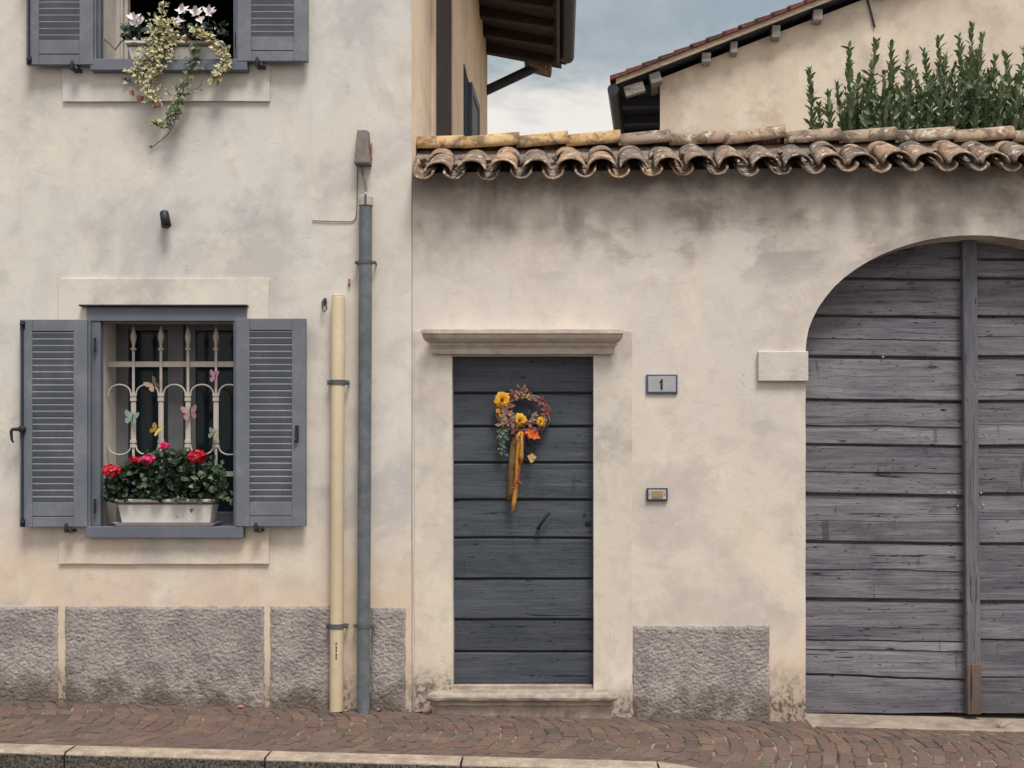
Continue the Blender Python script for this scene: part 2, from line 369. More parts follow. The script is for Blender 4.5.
M['roof_red'] = mat_tile('red_roof_tile', [rgb(110,62,58), rgb(126,74,66), rgb(98,56,54)], .1)

def mat_cobble():
    t = NT('porphyry_paving'); isl = t.island(); p = t.pos()
    cr = t.n('ShaderNodeValToRGB'); t.l(isl, cr.inputs[0]); e = cr.color_ramp.elements
    cols = [rgb(96,82,74), rgb(108,89,79), rgb(102,86,78), rgb(84,74,69), rgb(116,97,84), rgb(108,82,73), rgb(94,83,77), rgb(110,95,83)]
    e[0].color = cols[0]; e[1].color = cols[-1]
    for i, c in enumerate(cols[1:-1]): q = e.new((i+1)/7); q.color = c
    a = t.noise(p, 5, 6, .7); b = t.noise(p, 60, 5, .7)
    col = t.mix(t.math('MULTIPLY', t.ramp(a, .45, .66), .4), cr.outputs[0], rgb(88,74,66))
    col = t.mix(t.math('MULTIPLY', t.ramp(b, .52, .7), .45), col, rgb(66,54,50))
    col = t.mix(t.math('MULTIPLY', t.ramp(b, .45, .3), .3), col, rgb(160,134,116))
    return t.done(col, .82, t.bump(b, .5, .004, t.bump(a, .2, .01)), 0, .3)
M['cobble'] = mat_cobble()

def mat_leaf(name, cols, rough=.5, edge=None, spec=.4):
    t = NT(name); isl = t.island(); p = t.pos()
    cr = t.n('ShaderNodeValToRGB'); t.l(isl, cr.inputs[0]); e = cr.color_ramp.elements
    e[0].color = cols[0]; e[1].color = cols[-1]
    for i, c in enumerate(cols[1:-1]): q = e.new((i+1)/(len(cols)-1)); q.color = c
    col = t.mix(t.math('MULTIPLY', t.ramp(t.noise(p, 70, 3, .6), .45, .65), .35), cr.outputs[0], cols[0])
    if edge: col = t.mix(t.ramp(t.noise(p, 80, 2, .5), .50, .54), col, edge)
    t.b.inputs['Transmission Weight'].default_value = 0
    return t.done(col, rough, None, 0, spec)
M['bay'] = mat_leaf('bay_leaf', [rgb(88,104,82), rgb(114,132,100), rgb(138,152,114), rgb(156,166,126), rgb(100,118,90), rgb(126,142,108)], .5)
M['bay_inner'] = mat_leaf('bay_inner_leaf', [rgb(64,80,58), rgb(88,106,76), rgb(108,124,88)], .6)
M['geranium'] = mat_leaf('geranium_leaf', [rgb(22,38,30), rgb(32,52,34), rgb(52,74,44), rgb(25,43,32)], .55)
M['ivy'] = mat_leaf('variegated_ivy_leaf', [rgb(92,98,68), rgb(186,174,128), rgb(112,112,78), rgb(70,80,56), rgb(170,160,116), rgb(84,92,64)], .5, rgb(202,192,150))
M['ivy_green'] = mat_leaf('green_ivy_leaf', [rgb(70,84,62), rgb(96,106,76), rgb(120,124,88)], .5)
M['cyclamen_leaf'] = mat_leaf('cyclamen_leaf', [rgb(30,52,46), rgb(44,68,58), rgb(56,78,66)], .5)
M['stem'] = mat_paint('brown_stem', rgb(92,80,60), rgb(112,98,74), .8, 20)
M['bay_stem'] = mat_paint('bay_stem', rgb(82,84,60), rgb(98,96,70), .8, 20)
M['red'] = mat_leaf('red_petal', [rgb(150,14,34), rgb(190,24,46), rgb(206,36,56)], .5)
M['pink'] = mat_leaf('pink_petal', [rgb(206,40,96), rgb(228,66,122), rgb(214,50,104)], .5)
M['white_petal'] = mat_leaf('white_petal', [rgb(232,222,224), rgb(242,236,236), rgb(236,222,226)], .5)
M['dry'] = mat_leaf('dry_leaf', [rgb(138,94,72), rgb(156,116,88), rgb(120,86,70)], .8)
M['yellow'] = mat_leaf('yellow_petal', [rgb(224,164,36), rgb(236,190,60), rgb(214,140,30)], .55)
M['orange_core'] = mat_leaf('orange_petal', [rgb(206,96,26), rgb(222,126,34)], .55)
M['amber_leaf'] = mat_leaf('amber_leaf', [rgb(150,100,52), rgb(176,124,62), rgb(196,134,54)], .7)
M['orange_leaf'] = mat_leaf('orange_leaf', [rgb(206,84,32), rgb(222,106,40)], .6)
M['vine'] = mat_leaf('red_brown_vine', [rgb(112,56,56), rgb(140,78,74), rgb(96,58,54), rgb(150,88,84)], .7)
M['twig'] = mat_leaf('pale_twig', [rgb(120,102,96), rgb(140,124,116), rgb(92,74,70)], .8)
M['taupe_leaf'] = mat_leaf('taupe_leaf', [rgb(132,112,104), rgb(150,118,100), rgb(112,92,86), rgb(168,112,88)], .7)
M['eucalyptus'] = mat_leaf('eucalyptus_leaf', [rgb(62,84,76), rgb(86,104,90), rgb(116,120,92)], .6)
M['gold_ribbon'] = mat_paint('gold_ribbon', rgb(164,112,44), rgb(184,132,58), .45, 30)
M['sheer_ribbon'] = mat_paint('bronze_ribbon', rgb(104,78,46), rgb(122,92,54), .5, 30)
M['red_cord'] = mat_paint('red_cord', rgb(150,52,56), rgb(170,66,66), .7, 30)
M['pale_tag'] = mat_paint('pale_tag', rgb(176,140,90), rgb(190,156,104), .7, 30)
M['fir'] = mat_leaf('dark_fir', [rgb(22,32,34), rgb(30,44,42)], .7)
for nm, a, b in (('bf_brown', (138,110,90), (162,134,108)), ('bf_pink', (196,116,166), (206,176,184)), ('bf_green', (118,146,128), (160,180,160)),
                 ('bf_yellow', (206,172,84), (222,192,110)), ('bf_rose', (150,110,112), (188,150,144)), ('bf_mint', (140,160,134), (176,186,160))):
    M[nm] = mat_paint(nm, rgb(*a), rgb(*b), .5, 45, rgb(90,70,76), .35)

# ------------------------------------------------------------------ helpers for building
def wall_mesh(outline, holes, y, depth, mb=None, hole_depth=None):
    """front sheet with holes in the plane Y=y, plus reveals going back"""
    mb = mb or MB()
    loops = [[Vector((a, b, 0)) for a, b in outline]] + [[Vector((a, b, 0)) for a, b in h] for h in holes]
    flat = [p for l in loops for p in l]
    tris = tessellate_polygon(loops)
    mb.add([(p.x, y, p.y) for p in flat], [tuple(t) for t in tris])
    for li, l in enumerate(loops):
        d = depth if (li == 0 or hole_depth is None) else hole_depth
        n = len(l); vs = [(p.x, y, p.y) for p in l] + [(p.x, y + d, p.y) for p in l]
        mb.add(vs, [(i, (i+1) % n, (i+1) % n + n, i + n) for i in range(n)])
    return mb
def rect(x0, x1, z0, z1): return [(x0, z0), (x1, z0), (x1, z1), (x0, z1)]
def wobbly(pts, step=.12, amp=.003, seed=0):
    """resample a polygon with slightly uneven hand-made edges"""
    out = []
    for i in range(len(pts)):
        a = Vector(pts[i]); b = Vector(pts[(i+1) % len(pts)]); n = max(1, int((b-a).length/step))
        for k in range(n):
            p = a + (b-a)*k/n
            if k: p = p + Vector((noise.noise((p.x*3+seed, p.y*3, seed)), noise.noise((p.x*3, p.y*3+9, seed))))*amp
            out.append((p.x, p.y))
    return out

# ================================================================== SETTING
b = MB(); xs = [-300, -12, 12, 300]; ys = [-300, 300]
b.add([(x, y, pave_z(x, 0) - .32) for y in ys for x in xs], [(i, i+1, i+5, i+4) for i in range(3)])
tag(b.build('ground', M['earth']), kind='structure')
b = MB(); xs = [-40, -12, 12, 40]; ys = [-14, -1.13]
b.add([(x, y, pave_z(x, 0) - .15) for y in ys for x in xs], [(i, i+1, i+5, i+4) for i in range(3)])
tag(b.build('road', M['asphalt']), kind='structure')
# joint bed of the pavement
b = MB(); nx, ny = 120, 12
for j in range(ny+1):
    for i in range(nx+1):
        x = -8 + 16*i/nx; y = .35 - 1.36*j/ny
        b.v.append(Vector((x, y, pave_z(x, y) - .007 + .003*noise.noise((x*4, y*4, 0)))))
for j in range(ny):
    for i in range(nx):
        a = j*(nx+1)+i; b.f.append([a, a+1, a+nx+2, a+nx+1]); b.sm.append(True)
tag(b.build('pavement', M['joint']), kind='structure')
# paving stones laid in segmental arcs
b = MB(); Rr, yc, step, nd = .74, -.5, .088, 11
k = 0; cx = -6.8
while cx < 6.5:
    off = .5*(k % 2); th0 = R(-45); th1 = R(45)
    for i in range(-1, nd+1):
        ta = th0 + (th1-th0)*(i+off)/nd; tb = th0 + (th1-th0)*(i+1+off)/nd
        ta = max(ta, th0); tb = min(tb, th1)
        if tb - ta < R(3): continue
        P = [(cx + Rr*math.cos(ta), yc+Rr*math.sin(ta)), (cx+step + Rr*math.cos(ta), yc+Rr*math.sin(ta)),
             (cx+step + Rr*math.cos(tb), yc+Rr*math.sin(tb)), (cx + Rr*math.cos(tb), yc+Rr*math.sin(tb))]
        c = Vector((sum(p[0] for p in P)/4, sum(p[1] for p in P)/4)); rc = rnd.uniform(-.22, .22); P = [(c.x + (a-c.x)*math.cos(rc) - (e-c.y)*math.sin(rc), c.y + (a-c.x)*math.sin(rc) + (e-c.y)*math.cos(rc)) for a, e in P]
        if c.y < -.99: continue
        g = .93 + rnd.uniform(-.05, .03); dz = rnd.uniform(-.003, .004); tx, ty = rnd.uniform(-.04, .04), rnd.uniform(-.04, .04)
        low, mid, top = [], [], []
        for p in P:
            q = c + (Vector(p)-c)*g + Vector((rnd.uniform(-.009,.009), rnd.uniform(-.006,.006)))
            q.y = min(max(q.y, -1.0), .02)
            q2 = c + (q-c)*.86
            zz = pave_z(q.x, q.y) + dz + tx*(q.x-c.x) + ty*(q.y-c.y)
            low.append((q.x, q.y, zz-.03)); mid.append((q.x, q.y, zz-.005)); top.append((q2.x, q2.y, zz))
        vs = low + mid + top
        fs = [(8,9,10,11)] + [(4*r+i2, 4*r+(i2+1) % 4, 4*r+4+(i2+1) % 4, 4*r+4+i2) for r in (0,1) for i2 in range(4)]
        b.add(vs, fs)
    cx += step; k += 1
tag(b.build('paving_stones', M['cobble']), kind='structure')

# kerb stones
joints = [-4.70, -3.64, -2.594, -1.546, -.519, .519, 1.25, 2.3, 3.3, 4.3]
klab = ['pale granite kerb stone beyond the left end of the pavement', 'granite kerb stone at the far left, cut off by the picture edge',
        'long granite kerb stone in front of the left plinth, under the window',
        'granite kerb stone in front of the two wall pipes', 'granite kerb stone in front of the wooden door step',
        'short sloping kerb stone dropping away towards the gate', 'lowered kerb stone in front of the wall beside the gate',
        'lowered kerb stone in front of the arched gate', 'lowered kerb stone at the far right of the gate']
for i in range(len(joints)-1):
    a, c = joints[i] + .004, joints[i+1] - .004
    b = MB(); n = 8; prof = [(-1.0, 0), (-1.125, -.002), (-1.14, -.016), (-1.148, -.20), (-1.0, -.20)]
    vs = []
    for j in range(n+1):
        x = a + (c-a)*j/n
        jt = .004*noise.noise((x*5, i, 0))
        for q, (y, z) in enumerate(prof):
            vs.append((x, y + jt*(q in (1,2,3)), pave_z(x, y) + z + .004 + .003*noise.noise((x*6, q*3, i))))
    m = len(prof)
    fs = [(j*m+q, j*m+(q+1) % m, (j+1)*m+(q+1) % m, (j+1)*m+q) for j in range(n) for q in range(m)]
    b.add(vs, fs + [tuple(range(m)), tuple(range(n*m, n*m+m))[::-1]])
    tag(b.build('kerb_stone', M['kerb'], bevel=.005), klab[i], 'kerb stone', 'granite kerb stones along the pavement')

# ================================================================== HOUSE
HXR = X(411.6)
house = thing('house', (-3.2, 3.5, 0), 'plastered house on the left with grey shuttered windows and dark overhanging eave', 'house')
UP = 463/160.0                                   # upper window sits this much higher
win = rect(X(98), X(239), Z(531), Z(319)); win_u = rect(X(98.5), X(239), Z(531)+UP, Z(319)+UP)
b = wall_mesh(wobbly(rect(-8, HXR, -.4, 6.9), .25, .002, 3), [win, win_u], 0, .01, None, .30)
b.build('front_wall', M['plaster'], house)
b = MB(); b.add([(HXR, .0, -.4), (HXR, 7.3, -.4), (HXR, 7.3, 6.9), (HXR, .0, 6.9)], [(0,1,2,3)])
b.add([(HXR, 7.3, -.4), (-8, 7.3, -.4), (-8, 7.3, 6.9), (HXR, 7.3, 6.9)], [(0,1,2,3)])
b.add([(-8, 0, -.4), (-8, 7.3, -.4), (-8, 7.3, 6.9), (-8, 0, 6.9)], [(0,1,2,3)])
b.build('side_wall', M['plaster_side'], house)
# raised plaster panels round the windows
for dz, top in ((0, True), (UP, False)):
    o = rect(X(60), X(269.5), Z(563.5)+dz, Z(279.5)+dz)
    if dz: o = rect(X(64), X(270.5), Z(565)+dz, Z(279.5)+dz)
    b = wall_mesh(wobbly(o, .1, .004, dz), [rect(X(97.9), X(239.1), Z(531.2)+dz, Z(318.8)+dz)], -.018, .019, None, .018)
    b.build('window_surround', M['plaster_trim'], house, bevel=.004)
# rough-cast plinth panels: real relief
def rough_panel(x0, x1, ztop, parent, name='plinth_panel', proud=.012):
    mb = MB(); res = .0052; nx = max(2, int((x1-x0)/res)); zb = min(pave_z(x0, 0), pave_z(x1, 0)) - .05; nz = int((ztop-zb)/res)
    for j in range(nz+1):
        for i in range(nx+1):
            x = x0 + (x1-x0)*i/nx; z = zb + (ztop-zb)*j/nz
            q = Vector((x*66 + z*28, z*84 - x*14, 1.7))
            n = noise.noise(q*.8)*.8 + (1-abs(noise.noise(q*1.3))*2.2)*.7 + noise.noise(q*3.1)*.45 - .4
            e = min(x-x0, x1-x, ztop-z)/.02; e = max(0, min(1, e))
            edge = (.006*noise.noise((x*14, z*14, 4)) + .004*noise.noise((x*50, z*50, 4))) if (i in (0, nx) or j == nz) else 0
            y = -proud*(.35+.65*e) - .0052*n*e
            mb.v.append(Vector((x + (edge if i in (0, nx) else 0), min(y, -.001) , z + (edge if j == nz else 0))))
    w = nx+1
    for j in range(nz):
        for i in range(nx): mb.f.append([j*w+i, j*w+i+1, (j+1)*w+i+1, (j+1)*w+i]); mb.sm.append(True)
    # rim back to the wall
    for rng in ([j*w for j in range(nz+1)], [j*w+nx for j in range(nz+1)], [nz*w+i for i in range(nx+1)]):
        o = len(mb.v)
        for idx in rng: p = mb.v[idx]; mb.v.append(Vector((p.x, .004, p.z)))
        for q in range(len(rng)-1): mb.f.append([rng[q], rng[q+1], o+q+1, o+q]); mb.sm.append(False)
    return mb.build(name, M['rough'], parent)
for a, c in ((-160, -2), (-1.9, 58), (65.5, 264), (270.5, 332), (371, 405.5)):
    rough_panel(X(a), X(c), Z(606 + (a > 300)*1.5), house)

# ---- windows
def make_window(dz, lower):
    w = MB(); yf, yb = -.035, .02
    def q(px, py): return X(px, yf), Z(py, yf) + dz
    x0, z1 = q(86.5, 307); x1, _ = q(246, 307); xi0 = X(100, yf); xi1 = X(233, yf); zi1 = Z(321, yf)+dz; zi0 = Z(526, yf)+dz
    w.box(x0, x1, yf, yb, zi1, z1)                               # head
    w.box(X(88, yf), xi0, yf+.006, yb, zi0, zi1-.0005); w.box(xi1, X(244, yf), yf+.006, yb, zi0, zi1-.0005)
    fr = w.build('window', M['frame'], house, bevel=.003)
    tag(fr, 'white-grilled ground-floor window' if lower else 'upper window standing open, dark inside')
    s = MB(); s.box(X(85, -.075) if lower else X(90, -.075), X(243, -.075) if lower else X(247, -.075), -.075, .30, zi0-.072, zi0-.001)
    s.build('sill', M['frame'], fr, bevel=.004)
    f = MB(); f.box(X(83), X(249.5), -.062, .0, z1+.002, z1+.012)
    f.build('flashing', M['black_iron'], fr)
    for py in (345, 506):
        for px in (95, 236):
            h = MB(); h.tube([W(px, py+7, -.05)+Vector((0,0,dz)), W(px, py-7, -.05)+Vector((0,0,dz))], .008, 8)
            h.build('hinge', M['black_iron'], fr)
    Y = .285
    c = MB(); A = lambda px: X(px, Y); B = lambda py: Z(py, Y) + dz
    if lower:
        for a, d, y0 in ((99, 128, 0), (168, 183.5, -.006), (184, 195, .012), (238, 252, 0)): c.box(A(a), A(d), Y+y0, Y+.06, B(534), B(316))
        c.box(A(128.2), A(167.8), Y+.004, Y+.06, B(534), B(512)); c.box(A(195.2), A(237.8), Y+.004, Y+.06, B(534), B(512)); 
        c.box(A(128.2), A(167.8), Y+.004, Y+.06, B(330), B(316)); c.box(A(195.2), A(237.8), Y+.004, Y+.06, B(330), B(316))
        c.build('casement', M['casement'], fr, bevel=.005)
        for a, d in ((127, 169), (194, 239)):
            g = MB(); g.box(A(a), A(d), Y+.03, Y+.036, B(513), B(329)); g.build('pane', M['glass'], fr)
    else:
        for a, d, y0 in ((99, 120, 0), (120.4, 123, -.006), (123.4, 127, .01)): c.box(A(a), A(d), Y+y0, Y+.06, B(534), B(316))
        c.build('casement', M['casement_white'], fr, bevel=.004)
        c = MB(); c.box(A(237), A(252), Y, Y+.06, B(534), B(316)); c.build('casement', M['casement_white'], fr, bevel=.004)
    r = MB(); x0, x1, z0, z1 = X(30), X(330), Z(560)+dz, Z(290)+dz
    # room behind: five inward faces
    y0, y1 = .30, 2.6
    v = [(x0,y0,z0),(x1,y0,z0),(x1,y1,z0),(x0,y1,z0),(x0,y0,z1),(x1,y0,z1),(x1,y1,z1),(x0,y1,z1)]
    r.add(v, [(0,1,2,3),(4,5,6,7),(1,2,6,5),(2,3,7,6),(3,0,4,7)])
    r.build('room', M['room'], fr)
    return fr
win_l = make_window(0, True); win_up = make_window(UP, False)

# ---- shutters
def make_shutter(x0, x1, z0, z1, left, dz, bolt):
    yf, yb = -.078, -.040
    st_l, st_r = (.078, .085) if left else (.083, .085)
    s = MB(); rb, rt = .152, .072
    s.box(x0, x0+st_l, yf, yb, z0, z1); s.box(x1-st_r, x1, yf, yb, z0, z1)
    s.box(x0+st_l+.0004, x1-st_r-.0004, yf+.002, yb, z0, z0+.062); s.box(x0+st_l+.0004, x1-st_r-.0004, yf+.002, yb, z0+.066, z0+rb)
    s.box(x0+st_l+.0004, x1-st_r-.0004, yf+.002, yb, z1-rt, z1)
    if left: s.box(x1+.0015, x1+.012, yf+.012, yb, z0, z1)
    else: s.box(x0-.012, x0-.0015, yf+.012, yb, z0, z1)
    sh = s.build('shutter', M['shutter'], house, bevel=.003)
    l = MB(); a, c = x0+st_l, x1-st_r; h = (z1-rt) - (z0+rb); n = 26; p = h/n
    for i in range(n):
        z = z0 + rb + p*i
        z += rnd.uniform(-.0008, .0008)
        prof = [(-.046, z+p-.001), (-.0655, z+p-.002), (-.0705, z+p-.0045), (-.0735, z+p-.0085), (-.0735, z+p-.0115), (-.0625, z+.001), (-.046, z+.0005)]
        l.prism(prof, a, c, 'x')
    l.box(a, c, -.0435, -.0405, z0+rb-.01, z1-rt+.01)
    l.build('louvres', M['shutter'], sh)
    k = MB()
    xs = x1-.125 if left else x0+.125
    k.lathe((xs-.002, yf-.006, z0-.012), (0,0,1), [(.011,-.022),(.012,0),(.009,.03),(.006,.036)], 10)
    k.box(xs-.012, xs+.035, yf-.004, -.005, z0-.032, z0-.016)
    k.tube([(xs+.02, yf-.010, z0-.014), (xs+.03, yf-.012, z0-.034)], .011, 8)
    k.build('shutter_stop', M['black_iron'], sh)
    if left:
        xb = x0+.022; k = MB(); k.tube([(xb, yf-.008, z0+.01), (xb, yf-.008, z1-.01)], .0065, 8)
        for zz in (z0+.028, z1-.03): k.lathe((xb, yf-.001, zz), (0,-1,0), [(.013,0),(.013,.016),(.008,.02)], 10); k.box(xb-.014, xb+.014, yf-.004, yf-.001, zz-.028, zz+.02)
        k.build('bolt_rod', M['black_iron'], sh)
        if bolt:
            k = MB(); zh = z0 + .604
            k.lathe((xb, yf-.004, zh), (0,-1,0), [(.022,0),(.022,.02),(.014,.026)], 12)
            k.tube([(xb, yf-.022, zh), (xb-.055, yf-.024, zh-.001), (xb-.062, yf-.024, zh-.012), (xb-.058, yf-.024, zh-.065), (xb-.048, yf-.024, zh-.082)], [.012,.010,.010,.008,.006], 8)
            k.build('handle', M['black_iron'], sh)
    elif bolt:
        k = MB(); xb, zh = x1-.052, z0+.575
        k.box(xb-.011, xb+.011, yf-.006, yf-.001, zh-.05, zh+.05)
        k.tube([(xb, yf-.012, zh+.042), (xb, yf-.014, zh-.035)], [.010,.008], 8); k.ball((xb-.004, yf-.016, zh-.044), .012)
        k.build('latch', M['black_iron'], sh, bevel=.002)
    return sh
ysh = -.078
tag(make_shutter(X(19.5, ysh), X(87, ysh), Z(527, ysh), Z(319.5, ysh), True, 0, True), 'left shutter of the ground-floor window, with bolt rod and hooked handle')
tag(make_shutter(X(236, ysh), X(305.5, ysh), Z(526.5, ysh), Z(318.5, ysh), False, 0, True), 'right shutter of the ground-floor window, with a black latch')
tag(make_shutter(X(26, ysh), X(93, ysh), Z(64.5, ysh), Z(64.5, ysh)+1.285, True, UP, True), 'left shutter of the upper window')
tag(make_shutter(X(237.5, ysh), X(307.5, ysh), Z(61, ysh), Z(61, ysh)+1.285, False, UP, True), 'right shutter of the upper window')

# ---- window grille
YG = .135
gr = MB(); gx = [134, 161.5, 188.5, 216.5]; A = lambda px: X(px, YG); B = lambda py: Z(py, YG)
lx, rx = A(107.5), A(241)
gr.box(lx, rx, YG-.004, YG+.004, B(367), B(361.5)); gr.box(lx, rx, YG-.004, YG+.004, B(476.5), B(471.5))

for g in gx:
    x = A(g)
    gr.box(x-.008, x+.008, YG-.013, YG-.0045, B(520), B(350))
    gr.box(x-.016, x+.016, YG-.011, YG-.006, B(443), B(396))
    for py in (395, 399.5, 441.5, 446): gr.box(x-.019, x+.019, YG-.018, YG-.001, B(py+1.7), B(py-1.7))
pts_ = [80] + gx + [243.5]
for i in range(len(pts_)-1):
    a, c = A(pts_[i]) + .016, A(pts_[i+1]) - .016
    if i == 0: a = A(109)
    m, w = (a+c)/2, (c-a)/2
    up, dn = [], []
    for k in range(13):
        t = math.pi*k/12
        up.append((m - w*math.cos(t), YG-.009, B(396) + .072*math.sin(t)**.8)); dn.append((m - w*math.cos(t), YG-.009, B(445) - .062*math.sin(t)**.8))
    gr.tube(up, .0058, 6); gr.tube(dn, .0058, 6)
grille = gr.build('window_grille', M['iron_white'], house, bevel=.0015)
for g in gx:
    s = MB(); s.lathe((A(g), YG-.009, B(351)), (0,0,1), [(.010,0),(.019,.006),(.019,.016),(.009,.022),(.010,.04),(.021,.085),(.018,.105),(.002,.158)], 8)
    s.build('spearhead', M['iron_white'], grille)

# ---- side wall openings and eave
def ysd(px): return -HXR*F/(HX-px) - CAM_D
b = MB(); y0, y1 = ysd(433.5), ysd(450)
b.box(HXR, HXR+.012, y0, y1, 2.2, 5.8); sb = b.build('side_shutter', M['brown'], house); tag(sb, 'closed brown shutter on the side wall')
b = MB(); b.box(HXR, HXR+.022, y0-.17, y0-.02, 2.2, 5.9); b.box(HXR, HXR+.022, y1+.004, y1+.10, 2.2, 5.9); b.build('shutter_frame', M['plaster_side'], sb, bevel=.004)
b = MB(); b.box(HXR+.001, HXR+.016, y0-.018, y0-.004, 2.2, 5.9); b.build('track', M['rail_dark'], sb)
y0, y1 = ysd(463.5), ysd(469)
b = MB(); b.box(HXR, HXR+.008, y0, y1, 2.6, 5.33); sw = b.build('side_window', M['room'], house)
def leaf_open(yh, ang, wd, zt):
    m = MB(); c, s_ = math.cos(ang), math.sin(ang); base = Vector((HXR+.01, yh, 0)); u = Vector((s_, c, 0)); nrm = Vector((c, -s_, 0))
    def bx(a, e, z0, z1, t0=0., t1=.035):
        p = [base+u*a+nrm*t0, base+u*e+nrm*t0, base+u*e+nrm*t1, base+u*a+nrm*t1]
        m.hexa([Vector((q.x, q.y, z0)) for q in p] + [Vector((q.x, q.y, z1)) for q in p])
    bx(0, .08, 2.6, zt); bx(wd-.08, wd, 2.6, zt); bx(.0805, wd-.0805, zt-.09, zt); bx(.0805, wd-.0805, 2.6, 2.75); bx(.0805, wd-.0805, 2.75, zt-.09, .008, .02)
    return m
leaf_open(ysd(468), R(1.5), .80, 5.33).build('side_shutter', M['shutter'], house, bevel=.004)
leaf_open(ysd(474)+.1, R(1), .7, 5.05).build('side_shutter', M['shutter'], house, bevel=.004)
# roof with rafters
xo, zi, zo = .02, 6.74, 6.56
def rz(x): return zi + (zo-zi)*(x-HXR)/(xo-HXR)
b = MB(); b.hexa([Vector(p) for p in ((-8.6,-.25,rz(-4.3)),(-4.3,-.25,rz(-4.3)),(-4.3,7.5,rz(-4.3)),(-8.6,7.5,rz(-4.3)),(-8.6,-.25,rz(-4.3)+.06),(-4.3,-.25,rz(-4.3)+.06),(-4.3,7.5,rz(-4.3)+.06),(-8.6,7.5,rz(-4.3)+.06))])
b.hexa([Vector(p) for p in ((-4.3,-.25,rz(-4.3)),(xo,-.25,zo),(xo,7.5,zo),(-4.3,7.5,rz(-4.3)),(-4.3,-.25,rz(-4.3)+.06),(xo,-.25,zo+.06),(xo,7.5,zo+.06),(-4.3,7.5,rz(-4.3)+.06))])
roof = b.build('roof', M['eave'], house)
y = .1
while y < 7.45:
    r_ = MB(); xe = xo-.10
    r_.hexa([Vector(p) for p in ((-1.3,y,rz(-1.3)-.13),(xe,y,rz(xe)-.09),(xe,y+.1,rz(xe)-.09),(-1.3,y+.1,rz(-1.3)-.13),(-1.3,y,rz(-1.3)-.001),(xe,y,rz(xe)-.001),(xe,y+.1,rz(xe)-.001),(-1.3,y+.1,rz(-1.3)-.001))])
    r_.build('rafter', M['eave'], roof, bevel=.006); y += .58
g = MB(); pr = []
for k in range(9): t = math.pi*k/8; pr.append((.09 - .09*math.cos(t), -.085*math.sin(t)))
for k in range(8, -1, -1): t = math.pi*k/8; pr.append((.09 - .083*math.cos(t), -.078*math.sin(t)))
g.prism([(xo-.02+a, zo+.03+c) for a, c in pr], -.25, 7.15, 'y')
g.box(xo-.06, xo-.021, -.25, 7.15, zo-.08, zo+.0)
g.build('gutter', M['rail_dark'], roof)
t_ = MB(); p0 = Vector((HXR, 7.22, 6.20)); p1 = Vector((-.34, 7.22, 6.47)); t_.tube([p0 - Vector((.05,0,.03)), p1, p1 + Vector((.06,0,.05))], .06, 10)
t_.build('downpipe', M['rail_dark'], roof)
t_ = MB(); t_.hexa([Vector(q) for q in ((-.45,7.1,6.49),(-.12,7.1,6.40),(-.12,7.4,6.40),(-.45,7.4,6.49),(-.45,7.1,6.56),(-.10,7.1,6.50),(-.10,7.4,6.50),(-.45,7.4,6.56))]); t_.build('corner_tile', M['tile'], roof, bevel=.02)
t_ = MB(); yk = -.2
while yk < 7.4:
    pr = [(yk+.1-.1*math.cos(math.pi*k/6), .07*math.sin(math.pi*k/6)) for k in range(7)]
    n = len(pr); vs = [(xo+.06, a, zo+.07+c) for a, c in pr] + [(-4.3, a, rz(-4.3)+.07+c) for a, c in pr]
    t_.add(vs, [(i, i+1, i+1+n, i+n) for i in range(n-1)] + [tuple(range(n))]); yk += .21
t_.build('roof_tiles', M['roof_red'], roof)

# ================================================================== GARDEN WALL
gw = thing('garden_wall', (1.8, .2, -.1), 'plastered garden wall with tiled coping, plank door and arched gate', 'wall')
AX, AA, AB_, SZ = X(975), 169.3/160, 117.0/160, Z(352)
XR = 5.4
def wtop(x): return 3.345 + .012*(x+.92)
arch = [(AX-AA, -.4)] + [(AX-AA, -.2+ (SZ+.2)*k/12) for k in range(1, 12)]
for k in range(33):
    t = math.pi*(1 - k/32); arch.append((AX + AA*math.cos(t) + .002*noise.noise((k*.7,0,0)), SZ + AB_*math.sin(t) + .003*noise.noise((k*.7,5,0))))
arch += [(AX+AA, SZ + (-.2-SZ)*k/12) for k in range(1, 12)] + [(AX+AA, -.4)]
arch = [(x + .002*noise.noise((z*4, 1, 2)), z) for x, z in arch]
dl, dr_, dt, db = X(452), X(593.5), Z(356), Z(687)
outline = [(HXR+.004, -.4), arch[0]] + arch[1:-1] + [arch[-1], (XR, -.4), (XR, wtop(XR)), (2.4, wtop(2.4)), (HXR+.004, wtop(HXR))]
dh = [(dl+.006, db-.09), (dr_, db-.09), (dr_, dt), (dl, dt)]
b = wall_mesh(outline, [wobbly(dh, .2, .003, 8)], .004, .42)
b.add([(HXR+.004, .424, -.4), (HXR+.004, .424, 3.3), (X(440), .424, 3.3), (X(440), .424, -.4)], [(0,1,2,3)])
b.build('wall', M['plaster_wall'], gw)
# bands beside the door, slightly proud
b = wall_mesh(wobbly(rect(X(414.5), dl-.001, -.2, Z(331)), .1, .004, 2), [], -.004, .009); b.build('door_band', M['plaster_band'], gw, bevel=.003)
b = wall_mesh(wobbly(rect(dr_+.001, X(632), -.2, Z(331)), .1, .004, 5), [], -.002, .008); b.build('door_band', M['plaster_band'], gw, bevel=.003)
rough_panel(X(633.5), X(769.5), Z(625.5), gw, proud=.010)
